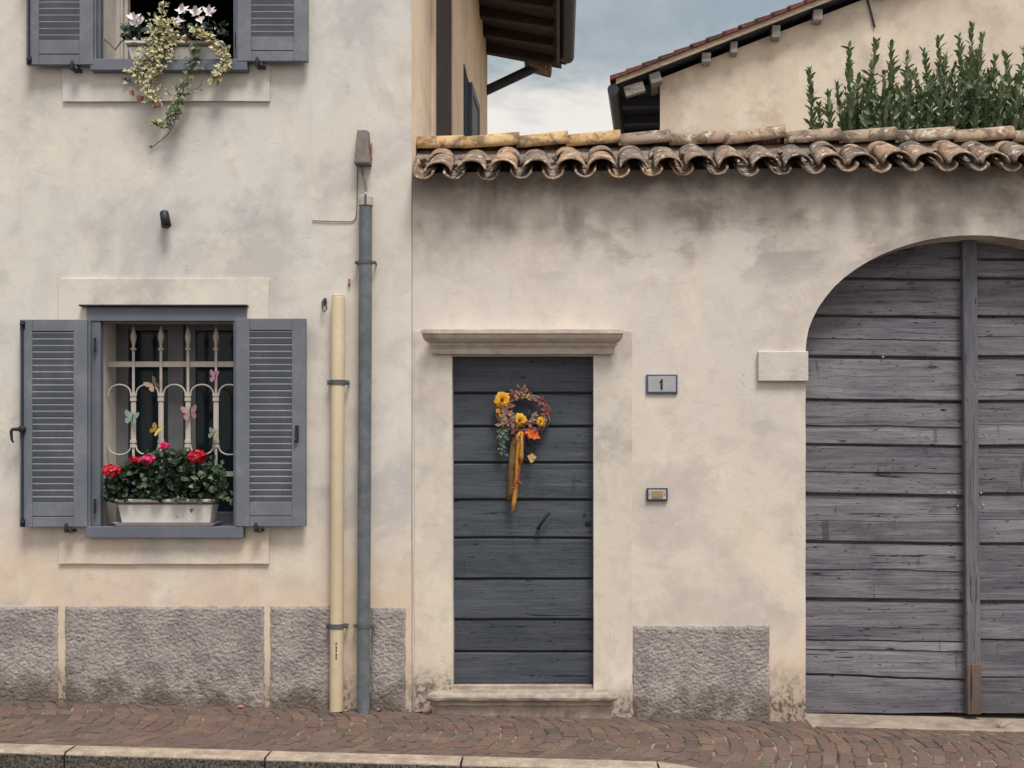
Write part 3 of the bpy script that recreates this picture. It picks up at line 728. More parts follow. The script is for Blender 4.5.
# cornice over the door: moulded profile swept along X with mitred returns
def moulding(prof, x0, x1, mat, name, parent, bevel=.002, wear=.0025, N=14):
    m = MB(); n = len(prof)
    dmax = max(-y for y, z in prof); vs = []
    for k in range(N+1):
        for y, z in prof:
            ret = dmax - (-y); xx = x0 + ret*.6 + (x1 - x0 - ret*1.2)*k/N
            vs.append((xx, y + wear*noise.noise((xx*9, z*20, 3)) + wear*.5*noise.noise((xx*31, z*20, 3)), z + wear*.8*noise.noise((xx*7, z*30, 8))))
    fs = [(k*n+i, k*n+(i+1) % n, (k+1)*n+(i+1) % n, (k+1)*n+i) for k in range(N) for i in range(n)]
    m.add(vs, fs + [tuple(range(n)), tuple(range(N*n, N*n+n))[::-1]])
    return m.build(name, mat, parent, bevel=bevel)
zt = Z(331)
moulding([(.02, zt), (-.125, zt), (-.125, zt-.030), (-.113, zt-.032), (-.113, zt-.040), (-.107, zt-.054), (-.09, zt-.070), (-.068, zt-.080), (-.058, zt-.082), (-.058, zt-.096), (-.043, zt-.098), (-.043, zt-.108), (-.034, zt-.110), (-.034, zt-.148), (.02, zt-.148)],
         X(420.5, -.125), X(624.5, -.125), M['stone'], 'cornice', gw, .004)
zs = Z(689.5)
moulding([(.10, zs), (-.085, zs-.003), (-.106, zs-.012), (-.113, zs-.028), (-.108, zs-.046), (-.092, zs-.054), (-.074, zs-.056), (-.074, zs-.064), (-.082, zs-.070), (-.082, zs-.082), (-.060, zs-.088), (-.056, zs-.26), (.10, zs-.26)],
         X(425.5, -.11), X(618, -.11), M['step'], 'doorstep', gw, .003, .006, 40)
b = MB(); b.box(dl+.004, dr_-.003, .03, .3, zs-.02, zs+.020); b.build('door_sill', M['step'], gw, bevel=.006)
# impost blocks
for x0, x1 in ((X(757.5), X(807.5)), (AX+AA-.012, AX+AA+.30)):
    b = MB(); b.box(x0, x1, -.028, .2, Z(381.5), Z(351.5)); b.build('impost_block', M['impost'], gw, bevel=.006)
# ---- plank door
YD = .075
def planks(seams, x0f, x1f, Y, clip=None, th=.03, gap=.006, lap=.006, sag=0.0):
    m = MB()
    for i in range(len(seams)-1):
        (zt_, gt), (zb_, gb) = seams[i], seams[i+1]
        j = rnd.uniform(-.004, .004); g0, g1 = gt*rnd.uniform(.8, 1.2), gb*rnd.uniform(.8, 1.2); k0, k1 = min(1, gt/.006), min(1, gb/.006)
        N = 26; vs = []
        for k in range(N+1):
            x = x0f + (x1f-x0f)*k/N
            w0 = (.0025 if k0 == 1 else .006)*noise.noise((x*2.6, zt_*9, 1)); w1 = (.0025 if k1 == 1 else .006)*noise.noise((x*2.6, zb_*9, 1))
            L2 = len(seams)-2; w0 += (.0008 if k0 == 1 else .003)*noise.noise((x*13, zt_*9, 6)) - (sag*2.4 if i == L2 else sag)*k/N; w1 += (.0008 if k1 == 1 else .003)*noise.noise((x*13, zb_*9, 6)) - (sag*2.4 if i == L2-1 else (0 if i == L2 else sag))*k/N
            za, zc = zt_-g0+w0, zb_+g1+w1
            vs += [(x, Y+th, za), (x, Y+j+(.004+lap)*k0, za), (x, Y+j+lap*.6*k0, za-.006*k0-.0005), (x, Y+j-lap*.4*k1, zc+.006*k1+.0005), (x, Y+j+.004*k1, zc), (x, Y+th, zc)]
        n = 6
        fs = [(k*n+q, k*n+(q+1) % n, (k+1)*n+(q+1) % n, (k+1)*n+q) for k in range(N) for q in range(n)]
        m.add(vs, fs + [tuple(range(n)), tuple(range(N*n, N*n+n))[::-1]])
    return m
seams = [(Z(p, YD), .0065) for p in (340, 393.5, 426.5, 463, 499.5, 538, 579, 619.5, 652, 684.5)]
dm = planks(seams, dl-.02, dr_+.02, YD)
dm.box(dl-.02, dr_+.02, YD+.0305, YD+.04, Z(686), Z(340))
door = dm.build('door', M['door'], gw); tag(door, 'narrow blue-grey plank door with a wreath hung on it')
h = MB(); h.lathe(W(538.5, 528, YD-.012), (0,-1,0), [(.014,0),(.014,.02),(.008,.025)], 10)
h.tube([W(538.5, 528, YD-.035), W(541, 524, YD-.05), W(546, 516.5, YD-.052), W(550, 513, YD-.045)], [.010,.010,.008,.009], 8)
h.build('handle', M['black_iron'], door)
h = MB(); h.lathe(W(588, 523, YD+.001), (0,-1,0), [(.017,0),(.017,.006),(.010,.009)], 12); h.lathe(W(584.5, 514.5, YD+.001), (0,-1,0), [(.007,0),(.007,.006)], 8)
h.build('lock', M['black_iron'], door)
h = MB(); h.tube([W(523, 388, YD+.001), W(523, 387, YD-.05)], .004, 6); h.build('nail', M['black_iron'], door)
# ---- arched gate (two leaves meeting under a cover strip)
YGT = .22
bot = 713.5
sl = [(Z(p, YGT), g) for p, g in ((215,.006), (277.5,.0075), (315,.007), (338,.0015), (356,.009), (399.5,.008), (424.5,.0015), (444,.008), (470.5,.0015), (493.5,.008), (520,.0013), (541.5,.008), (568,.0012), (598.5,.010), (626,.0012), (639.5,.003), (648.5,.002), (673,.005), (bot,.003))]
sr = [(Z(p, YGT), g) for p, g in ((215,.006), (278.5,.0075), (316.5,.007), (336.5,.0015), (357.5,.009), (401.5,.007), (425,.0013), (446.5,.008), (494.5,.008), (520,.0013), (544,.008), (602,.008), (640,.003), (677.5,.003), (bot,.003))]
xm = X(969, YGT)
m = planks(sl, AX-AA-.12, xm-.002, YGT, th=.04, lap=.012, sag=.020); m.box(AX-AA-.12, xm-.002, YGT+.041, YGT+.06, Z(bot), Z(215))
gl = m.build('gate_leaf', M['gate'], gw); tag(gl, 'left leaf of the arched gate')
m = planks(sr, xm+.002, AX+AA+.12, YGT, th=.04, gap=.0075, lap=.012); m.box(xm+.002, AX+AA+.12, YGT+.041, YGT+.06, Z(bot), Z(215))
grr = m.build('gate_leaf', M['gate'], gw); tag(grr, 'right leaf of the arched gate')
yp = YGT-.062
p = MB(); xa0, xa1, xb0, xb1 = X(962.5, yp), X(977, yp), X(967.5, yp), X(981.5, yp); za, zb = Z(225, yp), Z(714, yp)
def post(z0, z1, t0, t1, lift=0):
    f0 = lambda t: (xb0 + (xa0-xb0)*t, xb1 + (xa1-xb1)*t)
    a, c = f0(t0), f0(t1)
    p.hexa([Vector(q) for q in ((a[0],yp+lift,z0),(a[1],yp+lift,z0),(a[1],YGT-.008,z0),(a[0],YGT-.008,z0),(c[0],yp+lift,z1),(c[1],yp+lift,z1),(c[1],YGT-.008,z1),(c[0],YGT-.008,z1))])
post(zb, za, 0, 1); cs = p.build('cover_strip', M['post'], gl, bevel=.008)
p = MB(); post(zb-.004, Z(664, yp), -.01, .10, -.003); tag(p.build('repair_piece', M['repair'], cs, bevel=.006), 'bare brown wooden foot of the cover strip')
bt = MB()
for px, py in ((948.5, 493), (954.5, 493), (981, 493), (983.5, 505), (883, 357), (958, 506)):
    bt.ball(W(px, py, YGT-.006), .0075, 8, (1,.6,1))
bt.build('bolt_heads', M['cap'], gl)
# threshold under the gate
b = MB(); zz = Z(717.5)
vs = []
for k in range(9):
    x = AX-AA+.012 + (2*AA-.024)*k/8; dzz = -.010*k/8
    vs += [(x, -.11, pave_z(x, -.1)-.05), (x, -.11, pave_z(x, -.1)+.004), (x, -.095, pave_z(x, 0)+.007), (x, .40, pave_z(x, 0)+.005), (x, .40, -.3)]
n = 5; b.add(vs, [(k*n+q, k*n+(q+1) % n, (k+1)*n+(q+1) % n, (k+1)*n+q) for k in range(8) for q in range(n)] + [tuple(range(n)), tuple(range(8*n, 9*n))[::-1]])
b.build('threshold', M['threshold'], gw, bevel=.004)
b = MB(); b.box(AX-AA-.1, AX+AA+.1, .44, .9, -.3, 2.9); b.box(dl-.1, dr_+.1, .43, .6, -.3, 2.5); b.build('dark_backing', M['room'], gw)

# ---- tile coping
def shell(mb, cfx, yf, zf, L, slope, rf, rb_, conv, th=.013, hk=.9, yaw=0, n=11, roll=0):
    """half barrel tile: front centre (cfx,yf,zf) at its springing line, running back and up"""
    rows = []
    for t, r in ((0, rf), (.5, (rf+rb_)/2), (1, rb_)):
        yy = yf + L*t*math.cos(slope); zz = zf + L*t*math.sin(slope); xx = cfx + yaw*L*t
        for rr in (r, r-th):
            for k in range(n):
                a = math.pi*k/(n-1)
                px_, pz_ = -rr*math.cos(a), rr*math.sin(a)*hk*(1 if conv else -1)
                rows.append((xx + px_*math.cos(roll) - pz_*math.sin(roll), yy, zz + pz_*math.cos(roll) + px_*math.sin(roll)))
    fs = []
    for s_ in range(2):
        o = s_*2*n
        for k in range(n-1):
            fs.append((o+k, o+k+1, o+2*n+k+1, o+2*n+k)); fs.append((o+n+k, o+3*n+k, o+3*n+k+1, o+n+k+1))
        fs += [(o, o+2*n, o+3*n, o+n), (o+n-1, o+2*n-1, o+4*n-1, o+3*n-1)]
    fs += [(k, n+k, n+k+1, k+1) for k in range(n-1)] + [(4*n+k, 4*n+k+1, 5*n+k+1, 5*n+k) for k in range(n-1)]
    mb.add(rows, fs, True)
tl = MB(); i = 0; x = X(441); pitch = .2005
def rise(x): return .052*sm(-1.0, 2.6, x) + .008*noise.noise((x*1.3, 0, 0))
while x < XR + .1:
    zc = 3.304 + rise(x) + rnd.uniform(-.006, .006); j = rnd.uniform(-.008, .008)
    sl_ = R(26.5) + rnd.uniform(-.02, .02)
    yf = -.175 + rnd.uniform(-.025, .02)
    shell(tl, x+j, yf, zc, .34, sl_, .093+rnd.uniform(-.005,.005), .074, True, .013, .80, rnd.uniform(-.03, .03), roll=rnd.uniform(-.08, .08))
    shell(tl, x+j+rnd.uniform(-.02,.02), .085+rnd.uniform(-.02,.03), zc+.122+rnd.uniform(-.012,.008), .32, sl_, .086, .07, True, .014, .85, rnd.uniform(-.06, .06), roll=rnd.uniform(-.1, .1))
    xu = x - pitch/2 + rnd.uniform(-.008, .008)
    shell(tl, xu, -.165 + rnd.uniform(-.02, .015), 3.306 + rise(xu) + rnd.uniform(-.005,.005), .36, sl_, .066, .080, False, .013, .78, 0, roll=rnd.uniform(-.08, .08))
    shell(tl, xu, .04, 3.418 + rise(xu), .34, sl_, .068, .080, False, .014, .85, 0)
    # crumbs of mortar and broken tile wedged between the courses
    for q in range(3):
        c = Vector((xu + rnd.uniform(-.05, .05), rnd.uniform(.0, .12), 3.40 + rise(xu) + rnd.uniform(-.02, .05)))
        tl.box(c.x-.02, c.x+rnd.uniform(.01,.04), c.y-.01, c.y+.03, c.z-.008, c.z+.008, Matrix.Rotation(rnd.uniform(-.5,.5), 3, 'Y') @ Matrix.Rotation(rnd.uniform(-.4,.4), 3, 'X'))
    x += pitch + rnd.uniform(-.003, .003); i += 1
tl.build('tile_coping', M['tile'], gw)
mo = MB(); N = 60; vs = []
for k in range(N+1):
    x = HXR+.006 + (XR-HXR)*k/N; r_ = rise(x)
    vs += [(x, .012, 3.28), (x, .012, 3.335+r_), (x, .10, 3.42+r_+.01*noise.noise((x*9,0,0))), (x, .20, 3.50+r_+.012*noise.noise((x*9,3,0))), (x, .25, 3.55+r_), (x, .36, 3.55+r_), (x, .42, 3.30)]
n = 7; mo.add(vs, [(k*n+q, k*n+(q+1) % n, (k+1)*n+(q+1) % n, (k+1)*n+q) for k in range(N) for q in range(n)])
mo.build('mortar_bed', M['mortar'], gw)
# ridge tiles, each overlapping the next, laid along the top
edges = [417.5, 462.5, 517.5, 566, 618, 668, 722, 782]
while edges[-1] < 1400: edges.append(edges[-1] + rnd.uniform(54, 62))
ends_new, ends_old = MB(), MB()
for i in range(len(edges)-1):
    Yr = .285; x0, x1 = X(edges[i], Yr), X(edges[i+1], Yr)+.012; r_ = rise((x0+x1)/2)
    zc = 3.572 + r_*.7 ; tilt = (.02 if i else .004) + rnd.uniform(-.005, .008)
    if i == 6: tilt = .05
    mb = ends_new if i < 4 else ends_old
    n = 12; rows = []
    for t, rr in ((0, .083), (.5, .087), (1, .091)):
        for q in (rr, rr-.015):
            for k in range(n):
                a = math.pi*k/(n-1); rows.append((x0+(x1-x0)*t + .004*noise.noise((k*.9, i, t)), Yr - q*1.02*math.cos(a), zc - .006 + tilt*t + q*math.sin(a)*1.0 - (.012 if k in (0, n-1) else 0)))
    fs = []
    for s_ in range(2):
        o = s_*2*n
        for k in range(n-1): fs.append((o+k, o+k+1, o+2*n+k+1, o+2*n+k)); fs.append((o+n+k, o+3*n+k, o+3*n+k+1, o+n+k+1))
        fs += [(o, o+2*n, o+3*n, o+n), (o+n-1, o+2*n-1, o+4*n-1, o+3*n-1)]
    fs += [(k, n+k, n+k+1, k+1) for k in range(n-1)] + [(4*n+k, 4*n+k+1, 5*n+k+1, 5*n+k) for k in range(n-1)]
    mb.add(rows, fs, True)
tag(ends_new.build('ridge_tiles', M['ridge_new'], gw), 'four clean ochre ridge tiles'); tag(ends_old.build('ridge_tiles', M['ridge'], gw), 'weathered ridge tiles with pale lichen')

# ================================================================== NEIGHBOURING GABLE HOUSE
YN = 8.0; cx0 = X(660, YN); ang = R(-5.2)
nb = thing('gable_house', (cx0, YN, -.2), 'cream gabled house behind the garden wall, red tiles on a sloping verge', 'house', None, ang)
zb0 = Z(78.5, YN) + .2; slp = math.tan(R(19.8))          # height of the wall top at its left corner (local z), roof slope
wd = 4.6
b = MB(); prof = [(0, -.3), (2*wd, -.3), (2*wd, zb0), (wd, zb0+wd*slp), (0, zb0)]
b.add([(a, 0, c) for a, c in prof], [(0,1,2,3,4)])
b.add([(0,0,-.3),(0,7,-.3),(0,7,zb0),(0,0,zb0)], [(0,1,2,3)]); b.add([(2*wd,0,-.3),(2*wd,7,-.3),(2*wd,7,zb0),(2*wd,0,zb0)], [(0,1,2,3)]); b.add([(a, 7, c) for a, c in prof], [(0,1,2,3,4)])
b.build('wall', M['plaster_gable'], nb, local=True)
ov, fv = -.60, -.19
b = MB()
for sgn in (1, -1):
    def ux(u): return u if sgn == 1 else 2*wd-u
    def zz_(u): return zb0 + .085 + u*slp
    q = []
    for dz_ in (0, .068):
        q += [Vector((ux(ov), fv, zz_(ov)+dz_)), Vector((ux(wd), fv, zz_(wd)+dz_)), Vector((ux(wd), 7.3, zz_(wd)+dz_)), Vector((ux(ov), 7.3, zz_(ov)+dz_))]
    b.hexa(q)
nroof = b.build('roof', M['soffit'], nb, local=True)
b = MB(); q = []
for dz_ in (-.005, .065):
    q += [Vector((ov+.02, fv-.035, zb0+.085+(ov+.02)*slp+dz_)), Vector((wd, fv-.035, zb0+.085+wd*slp+dz_)), Vector((wd, fv-.002, zb0+.085+wd*slp+dz_)), Vector((ov+.02, fv-.002, zb0+.085+(ov+.02)*slp+dz_))]
b.hexa(q); b.build('verge_board', M['verge'], nroof, local=True)
b = MB(); u = ov-.06
while u < wd:
    z0 = zb0+.085+u*slp+.070
    for kk in range(1):
        q = [Vector((u, fv-.06, z0)), Vector((u+.26, fv-.06, z0+.25*slp)), Vector((u+.26, 7.3, z0+.25*slp)), Vector((u, 7.3, z0)),
             Vector((u, fv-.06, z0+.06)), Vector((u+.26, fv-.06, z0+.25*slp+.040)), Vector((u+.26, 7.3, z0+.25*slp+.040)), Vector((u, 7.3, z0+.06))]
        b.hexa(q)
    u += .21
b.build('roof_tiles', M['roof_red'], nroof, local=True)
for u, wd_, hh, drop, ln in ((-.34, .27, .14, .02, .1), (-.06, .15, .14, 0.0, .0), (.61, .12, .13, .005, 0), (.97, .095, .15, .005, 0), (1.52, .11, .16, .005, 0), (2.06, .12, .15, .005, 0), (2.9, .12, .15, .005, 0), (3.7, .12, .15, .005, 0)):
    z0 = zb0+.083+(u-wd_/2)*slp - drop
    b = MB(); b.box(u-wd_/2, u+wd_/2, fv+.03, .35 if u > -.2 else fv+.12, z0-hh, z0-.0, Matrix.Rotation(-.28 if u < 0 else 0.02, 3, 'Y'))
    b.build('beam_end', M['beam'], nroof, local=True, bevel=.012)
b = MB(); b.box(ov+.05, -.01, fv+.25, 7.2, zb0-.10, zb0-.06); b.box(ov+.02, ov+.06, fv+.1, 7.2, zb0-.16, zb0+.085+ov*slp)
b.build('soffit', M['soffit'], nroof, local=True)
g = MB(); g.tube([(ov-.02, fv-.02, zb0+.02+ov*slp), (ov-.02, 7.2, zb0+.02+ov*slp)], .075, 12); g.build('gutter', M['rail_dark'], nroof, local=True)
for k in range(8):
    r_ = MB(); yy = .4 + k*.8; r_.box(ov+.08, -.01, yy, yy+.12, zb0-.24, zb0-.101); r_.build('rafter', M['soffit'], nroof, local=True)
p0, p1 = W(864.5, -10, YN-.25), W(874.5, 28, YN-.25)
t = MB(); inv = wm(nb).inverted(); a, c = inv @ p0, inv @ p1; a.y = c.y = -.02; t.tube([a, c], .014, 6); t.build('rod', M['rail_dark'], nb, local=True)

# ================================================================== BAY HEDGE
hd = thing('bay_hedge', (3.0, 1.7, -.1), 'upright green bay laurel hedge growing behind the tiled wall', 'hedge')
tips = [(809,70),(819,104),(829,92),(836,84),(849,48),(858,80),(866,86),(877,42),(884,74),(891,44),(899,92),(907,55),(914,73),(924,52),(931,84),(938,38),(946,56),(953,70),(959,36),(966,62),
        (972,28),(978,58),(983,34),(990,74),(996,56),(1006,58),(1012,90),(1018,78),(1024,48),(1033,70),(1042,40),(1052,66),(1062,36),(1072,58),(1084,44),(1096,62),(1110,40),(1124,66),(1140,50),(1156,60),(1172,40),(1190,64),(1210,48),(1230,70),(1255,52)]
fol, inner, stm = MB(), MB(), MB()
def shoot(top, base, mb, n, Lm):
    ax = (top-base); H = ax.length
    bow = Vector((rnd.uniform(-.09,.09), rnd.uniform(-.04,.04), 0)); stm.tube([base, base + ax*.5 + bow, top], [.008,.006,.003], 5)
    for i in range(n):
        t = (i+rnd.random())/n; p = base + ax*t + bow*(4*t*(1-t)); a = i*2.4 + rnd.random()*.6
        sp = (.9 + .8*(1-t))*rnd.uniform(.4, 1.6); d = Vector((math.cos(a)*sp, math.sin(a)*sp, .8 + .7*t))
        L = Lm*rnd.uniform(.55, 1.35)*(1.0 if t < .9 else .8)
        mb.leaf(p, d, Vector((math.cos(a+rnd.uniform(-.6,.6)), math.sin(a+rnd.uniform(-.6,.6)), -.4)) * -1, L, L*rnd.uniform(.38,.52), .2, rnd.uniform(-.2, .4))
for px, py in tips:
    Yh = 1.55 + rnd.uniform(-.25, .3); top = W(px, py, Yh); base = Vector((top.x + rnd.uniform(-.12,.12), Yh + rnd.uniform(-.05,.05), 2.75))
    shoot(top, base, fol, int((top.z-base.z)*140), .076)
    for q in range(10):                      # side shoots
        f_ = rnd.uniform(.35, .80); b0 = base + (top-base)*f_*.6; tp = base + (top-base)*f_ + Vector((rnd.uniform(-.10,.10), rnd.uniform(-.2,.2), rnd.uniform(.1,.26)))
        if (px < 845 and q > 3) or (px < 815 and q > 0): continue
        shoot(tp, b0, fol, 42, .070)
for i in range(52):                          # shorter shoots filling the body
    px = rnd.uniform(846, 1270); Yh = 1.5 + rnd.uniform(-.35, .4); top = W(px, rnd.uniform(70, 116) - 8*sm(900, 980, px), Yh)
    shoot(top, Vector((top.x + rnd.uniform(-.16,.16), Yh + rnd.uniform(-.1,.1), 2.9)), fol, int((top.z-2.9)*105), .070)
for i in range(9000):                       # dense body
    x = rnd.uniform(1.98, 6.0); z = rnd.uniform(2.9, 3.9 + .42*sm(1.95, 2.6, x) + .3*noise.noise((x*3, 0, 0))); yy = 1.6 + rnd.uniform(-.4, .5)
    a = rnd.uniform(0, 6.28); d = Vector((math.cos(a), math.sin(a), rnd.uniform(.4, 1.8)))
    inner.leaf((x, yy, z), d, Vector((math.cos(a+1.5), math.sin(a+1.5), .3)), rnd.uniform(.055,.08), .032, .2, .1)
for x in (2.6, 3.3, 4.0, 4.8, 5.6): stm.tube([(x, 1.7, -.2), (x+.05, 1.7, 1.5), (x-.05, 1.65, 3.0)], [.04,.03,.015], 8)
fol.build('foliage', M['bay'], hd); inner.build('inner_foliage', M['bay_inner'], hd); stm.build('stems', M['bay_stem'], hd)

# ================================================================== WALL FITTINGS
# grey downpipe
def bracket(x, z, r, y, mat, parent, h=.022, ears=True):
    k = MB(); k.lathe((x, y, z-h/2), (0,0,1), [(r+.004,0),(r+.004,h)], 18)
    if ears: k.box(x-r-.026, x+r+.026, y+.002, y+.010, z-h/2, z+h/2)
    for s_ in (-1, 1): k.tube([(x+s_*(r+.017), y-.004, z), (x+s_*(r+.017), .01, z)], .006, 6)
    k.build('bracket', mat, parent, bevel=.002)
pipe_lab = 'tall blue-grey metal pipe clamped to the house wall, beside the cream pipe'
gp = thing('wall_pipe', (X(365), -.06, pave_z(X(365), -.06)), pipe_lab, 'pipe')
r = .0405; k = MB(); k.tube([(X(363.6,-.06), -.06, pave_z(X(363), 0)-.002), (X(363.8,-.06), -.061, Z(640)), (X(364.4,-.06), -.059, Z(500)), (X(365.2,-.06), -.06, Z(350)), (X(365.7,-.06), -.06, Z(207))], r, 20)
k.build('pipe', M['zinc'], gp)
for px, py in ((365.5, 264), (363.8, 624.5)): bracket(X(px,-.06), Z(py), r, -.06, M['collar'], gp, .02)
k = MB(); k.lathe((X(365.8,-.06), -.06, Z(208)), (0,0,1), [(r+.005,0),(r+.005,.055),(r-.006,.062),(.012,.066),(.010,.085)], 18); k.build('cap', M['cap'], gp, bevel=.002)
k = MB(); k.box(X(364.5,-.1), X(366.8,-.1), -.11, -.104, Z(207), Z(198)); k.build('clip', M['collar'], gp)
# cream pipe
cp = thing('wall_pipe', (X(338), -.055, pave_z(X(338), -.06)), 'shorter cream plastic pipe clamped to the house wall, capped level with the window', 'pipe')
r = .042; k = MB(); k.tube([(X(336.4,-.055), -.055, pave_z(X(336), 0)+.004), (X(337.3,-.055), -.056, Z(500)), (X(338.3,-.055), -.055, Z(300)), (X(338.4,-.055), -.055, Z(297.5))], [r,r,r,r*.86], 20)
k.build('pipe', M['cream_pipe'], cp)
for px, py in ((338, 383), (336.8, 624.5)): bracket(X(px,-.055), Z(py), r, -.055, M['collar'], cp, .03)
k = MB()
for q in range(5): k.box(X(335.6,-.098), X(336.8,-.098), -.0985, -.0975, Z(642 + q*3.6 + (q % 2)), Z(640 + q*3.6))
k.build('faded_print', M['ink'], cp)
k = MB(); k.lathe((X(337.6,-.055), -.055, Z(297.2)), (0,0,1), [(.036,0),(.03,.008),(.01,.011)], 14); k.build('cap', M['cream_pipe'], cp)
# tapered cover above the grey pipe and its two cables
cv = thing('cable_cover', (X(362), -.03, Z(166)), 'tapered brown-grey cover box on the wall above the grey pipe', 'cover')
k = MB(); x0, x1, xt0, xt1 = X(354.5,-.08), X(369.3,-.08), X(357,-.05), X(366.8,-.05)
k.hexa([Vector(q) for q in ((x0,-.085,Z(165)),(x1,-.085,Z(165)),(x1+.005,-.001,Z(165)),(x0-.003,-.001,Z(165)),(xt0,-.05,Z(132)),(xt1,-.05,Z(132)),(xt1+.01,-.001,Z(132)),(xt0-.004,-.001,Z(132)))])
k.box(x0-.003, x1+.003, -.088, -.001, Z(167), Z(163.4)); k.build('cover', M['box'], cv, bevel=.006)
k = MB(); k.box(x1+.006, X(371.5), -.03, -.001, Z(160), Z(144)); k.build('patch', M['terra_patch'], cv, bevel=.004)
k = MB(); k.tube([(X(362.5), -.04, Z(167)), (X(364.5), -.045, Z(178)), (X(365.8,-.055), -.055, Z(188)), (X(365.8,-.06), -.06, Z(199))], [.009,.008,.008,.010], 8); k.build('cable', M['box'], cv)
wr = MB(); wr.tube([(X(312.5), -.006, Z(220.8)), (X(330), -.007, Z(221.6)), (X(352), -.006, Z(222)), (X(355.8), -.007, Z(219)), (X(357.2), -.006, Z(208)), (X(357.6), -.008, Z(180)), (X(358), -.01, Z(166.5))], .0032, 6)
tag(wr.build('cable', M['box']), 'thin old cable running along the wall and up to the brown-grey cover', 'cable')
# hook and clip
hk = MB(); hk.lathe(W(324.5, 302.5, 0), (0,-1,0), [(.017,0),(.017,.012),(.008,.016),(.007,.035)], 10); hk.ball(W(325, 299.5, -.02), .012)
hk.tube([W(326, 304, -.035), W(327, 308, -.035), W(324.5, 312, -.035), W(322.5, 310, -.035), W(322.5, 305, -.035), W(324, 303, -.035)], .0045, 6)
tag(hk.build('wall_hook', M['collar']), 'small metal hook ring fixed beside the top of the cream pipe', 'hook')
cl = MB(); cl.box(X(348.6), X(350.4), -.015, .0, Z(286.5), Z(279)); cl.tube([W(349.5, 283.5, -.012), W(349.7, 283.5, -.022)], .006, 6)
tag(cl.build('wall_clip', M['terra_patch'], bevel=.002), 'tiny rusty clip on the wall between the two pipes', 'clip')
# little black lamp tube
lp = thing('spotlight', W(165, 219, 0), 'small black tube lamp on the wall between the two left windows', 'lamp')
k = MB(); c0, c1 = W(164, 212, -.05), W(166.5, 226, -.075); k.tube([c0, c0 + (c1-c0)*.1, c1, c1], [.024,.028,.029,.024], 16); k.build('tube', M['black_iron'], lp)
k = MB(); k.lathe(W(166, 223, 0), (0,-1,0), [(.03,0),(.03,.008),(.012,.012),(.012,.06)], 12); k.build('mount', M['black_iron'], lp)
# number plate
npx = thing('house_number', W(661.5, 384.5, -.004), 'blue-rimmed house number plate reading 1, right of the door', 'sign')
k = MB(); k.box(X(646), X(677.5), -.010, .004, Z(394), Z(374.5)); k.build('border', M['plate_blue'], npx, bevel=.004)
k = MB(); k.box(X(648), X(675.5), -.013, -.009, Z(392), Z(376.5)); k.build('plate', M['plate_white'], npx, bevel=.002)
cx_, zt_, zb_ = X(661.3), Z(379.2), Z(389.6); s_ = .0065
k = MB(); k.prism([(cx_+s_*1.1, zb_), (cx_+s_*1.1, zt_), (cx_+s_*.0, zt_), (cx_-s_*.8, zt_-.010), (cx_-s_*1.9, zt_-.014), (cx_-s_*1.9, zt_-.024), (cx_-s_*.9, zt_-.021), (cx_-s_*.9, zb_)], -.0155, -.0131, 'y')
k.build('numeral', M['ink'], npx)
# door bell
bl = thing('doorbell', W(657, 494.5, 0), 'small framed doorbell with amber name window, below the number plate', 'doorbell')
k = MB(); k.box(X(646.5), X(667.5), -.014, .004, Z(501), Z(488)); k.build('frame', M['bell_dark'], bl, bevel=.003)
k = MB(); k.box(X(648.2), X(665.8), -.018, -.013, Z(499.3), Z(489.6)); k.build('face', M['bell_steel'], bl, bevel=.002)
k = MB(); k.box(X(651.5), X(662.5), -.0215, -.0175, Z(498), Z(490.8)); k.build('button', M['amber'], bl, bevel=.002)
for q in (649.6, 664.4): k = MB(); k.lathe((X(q), -.0175, Z(494.5)), (0,-1,0), [(.004,0),(.003,.002)], 8); k.build('screw', M['bell_dark'], bl)

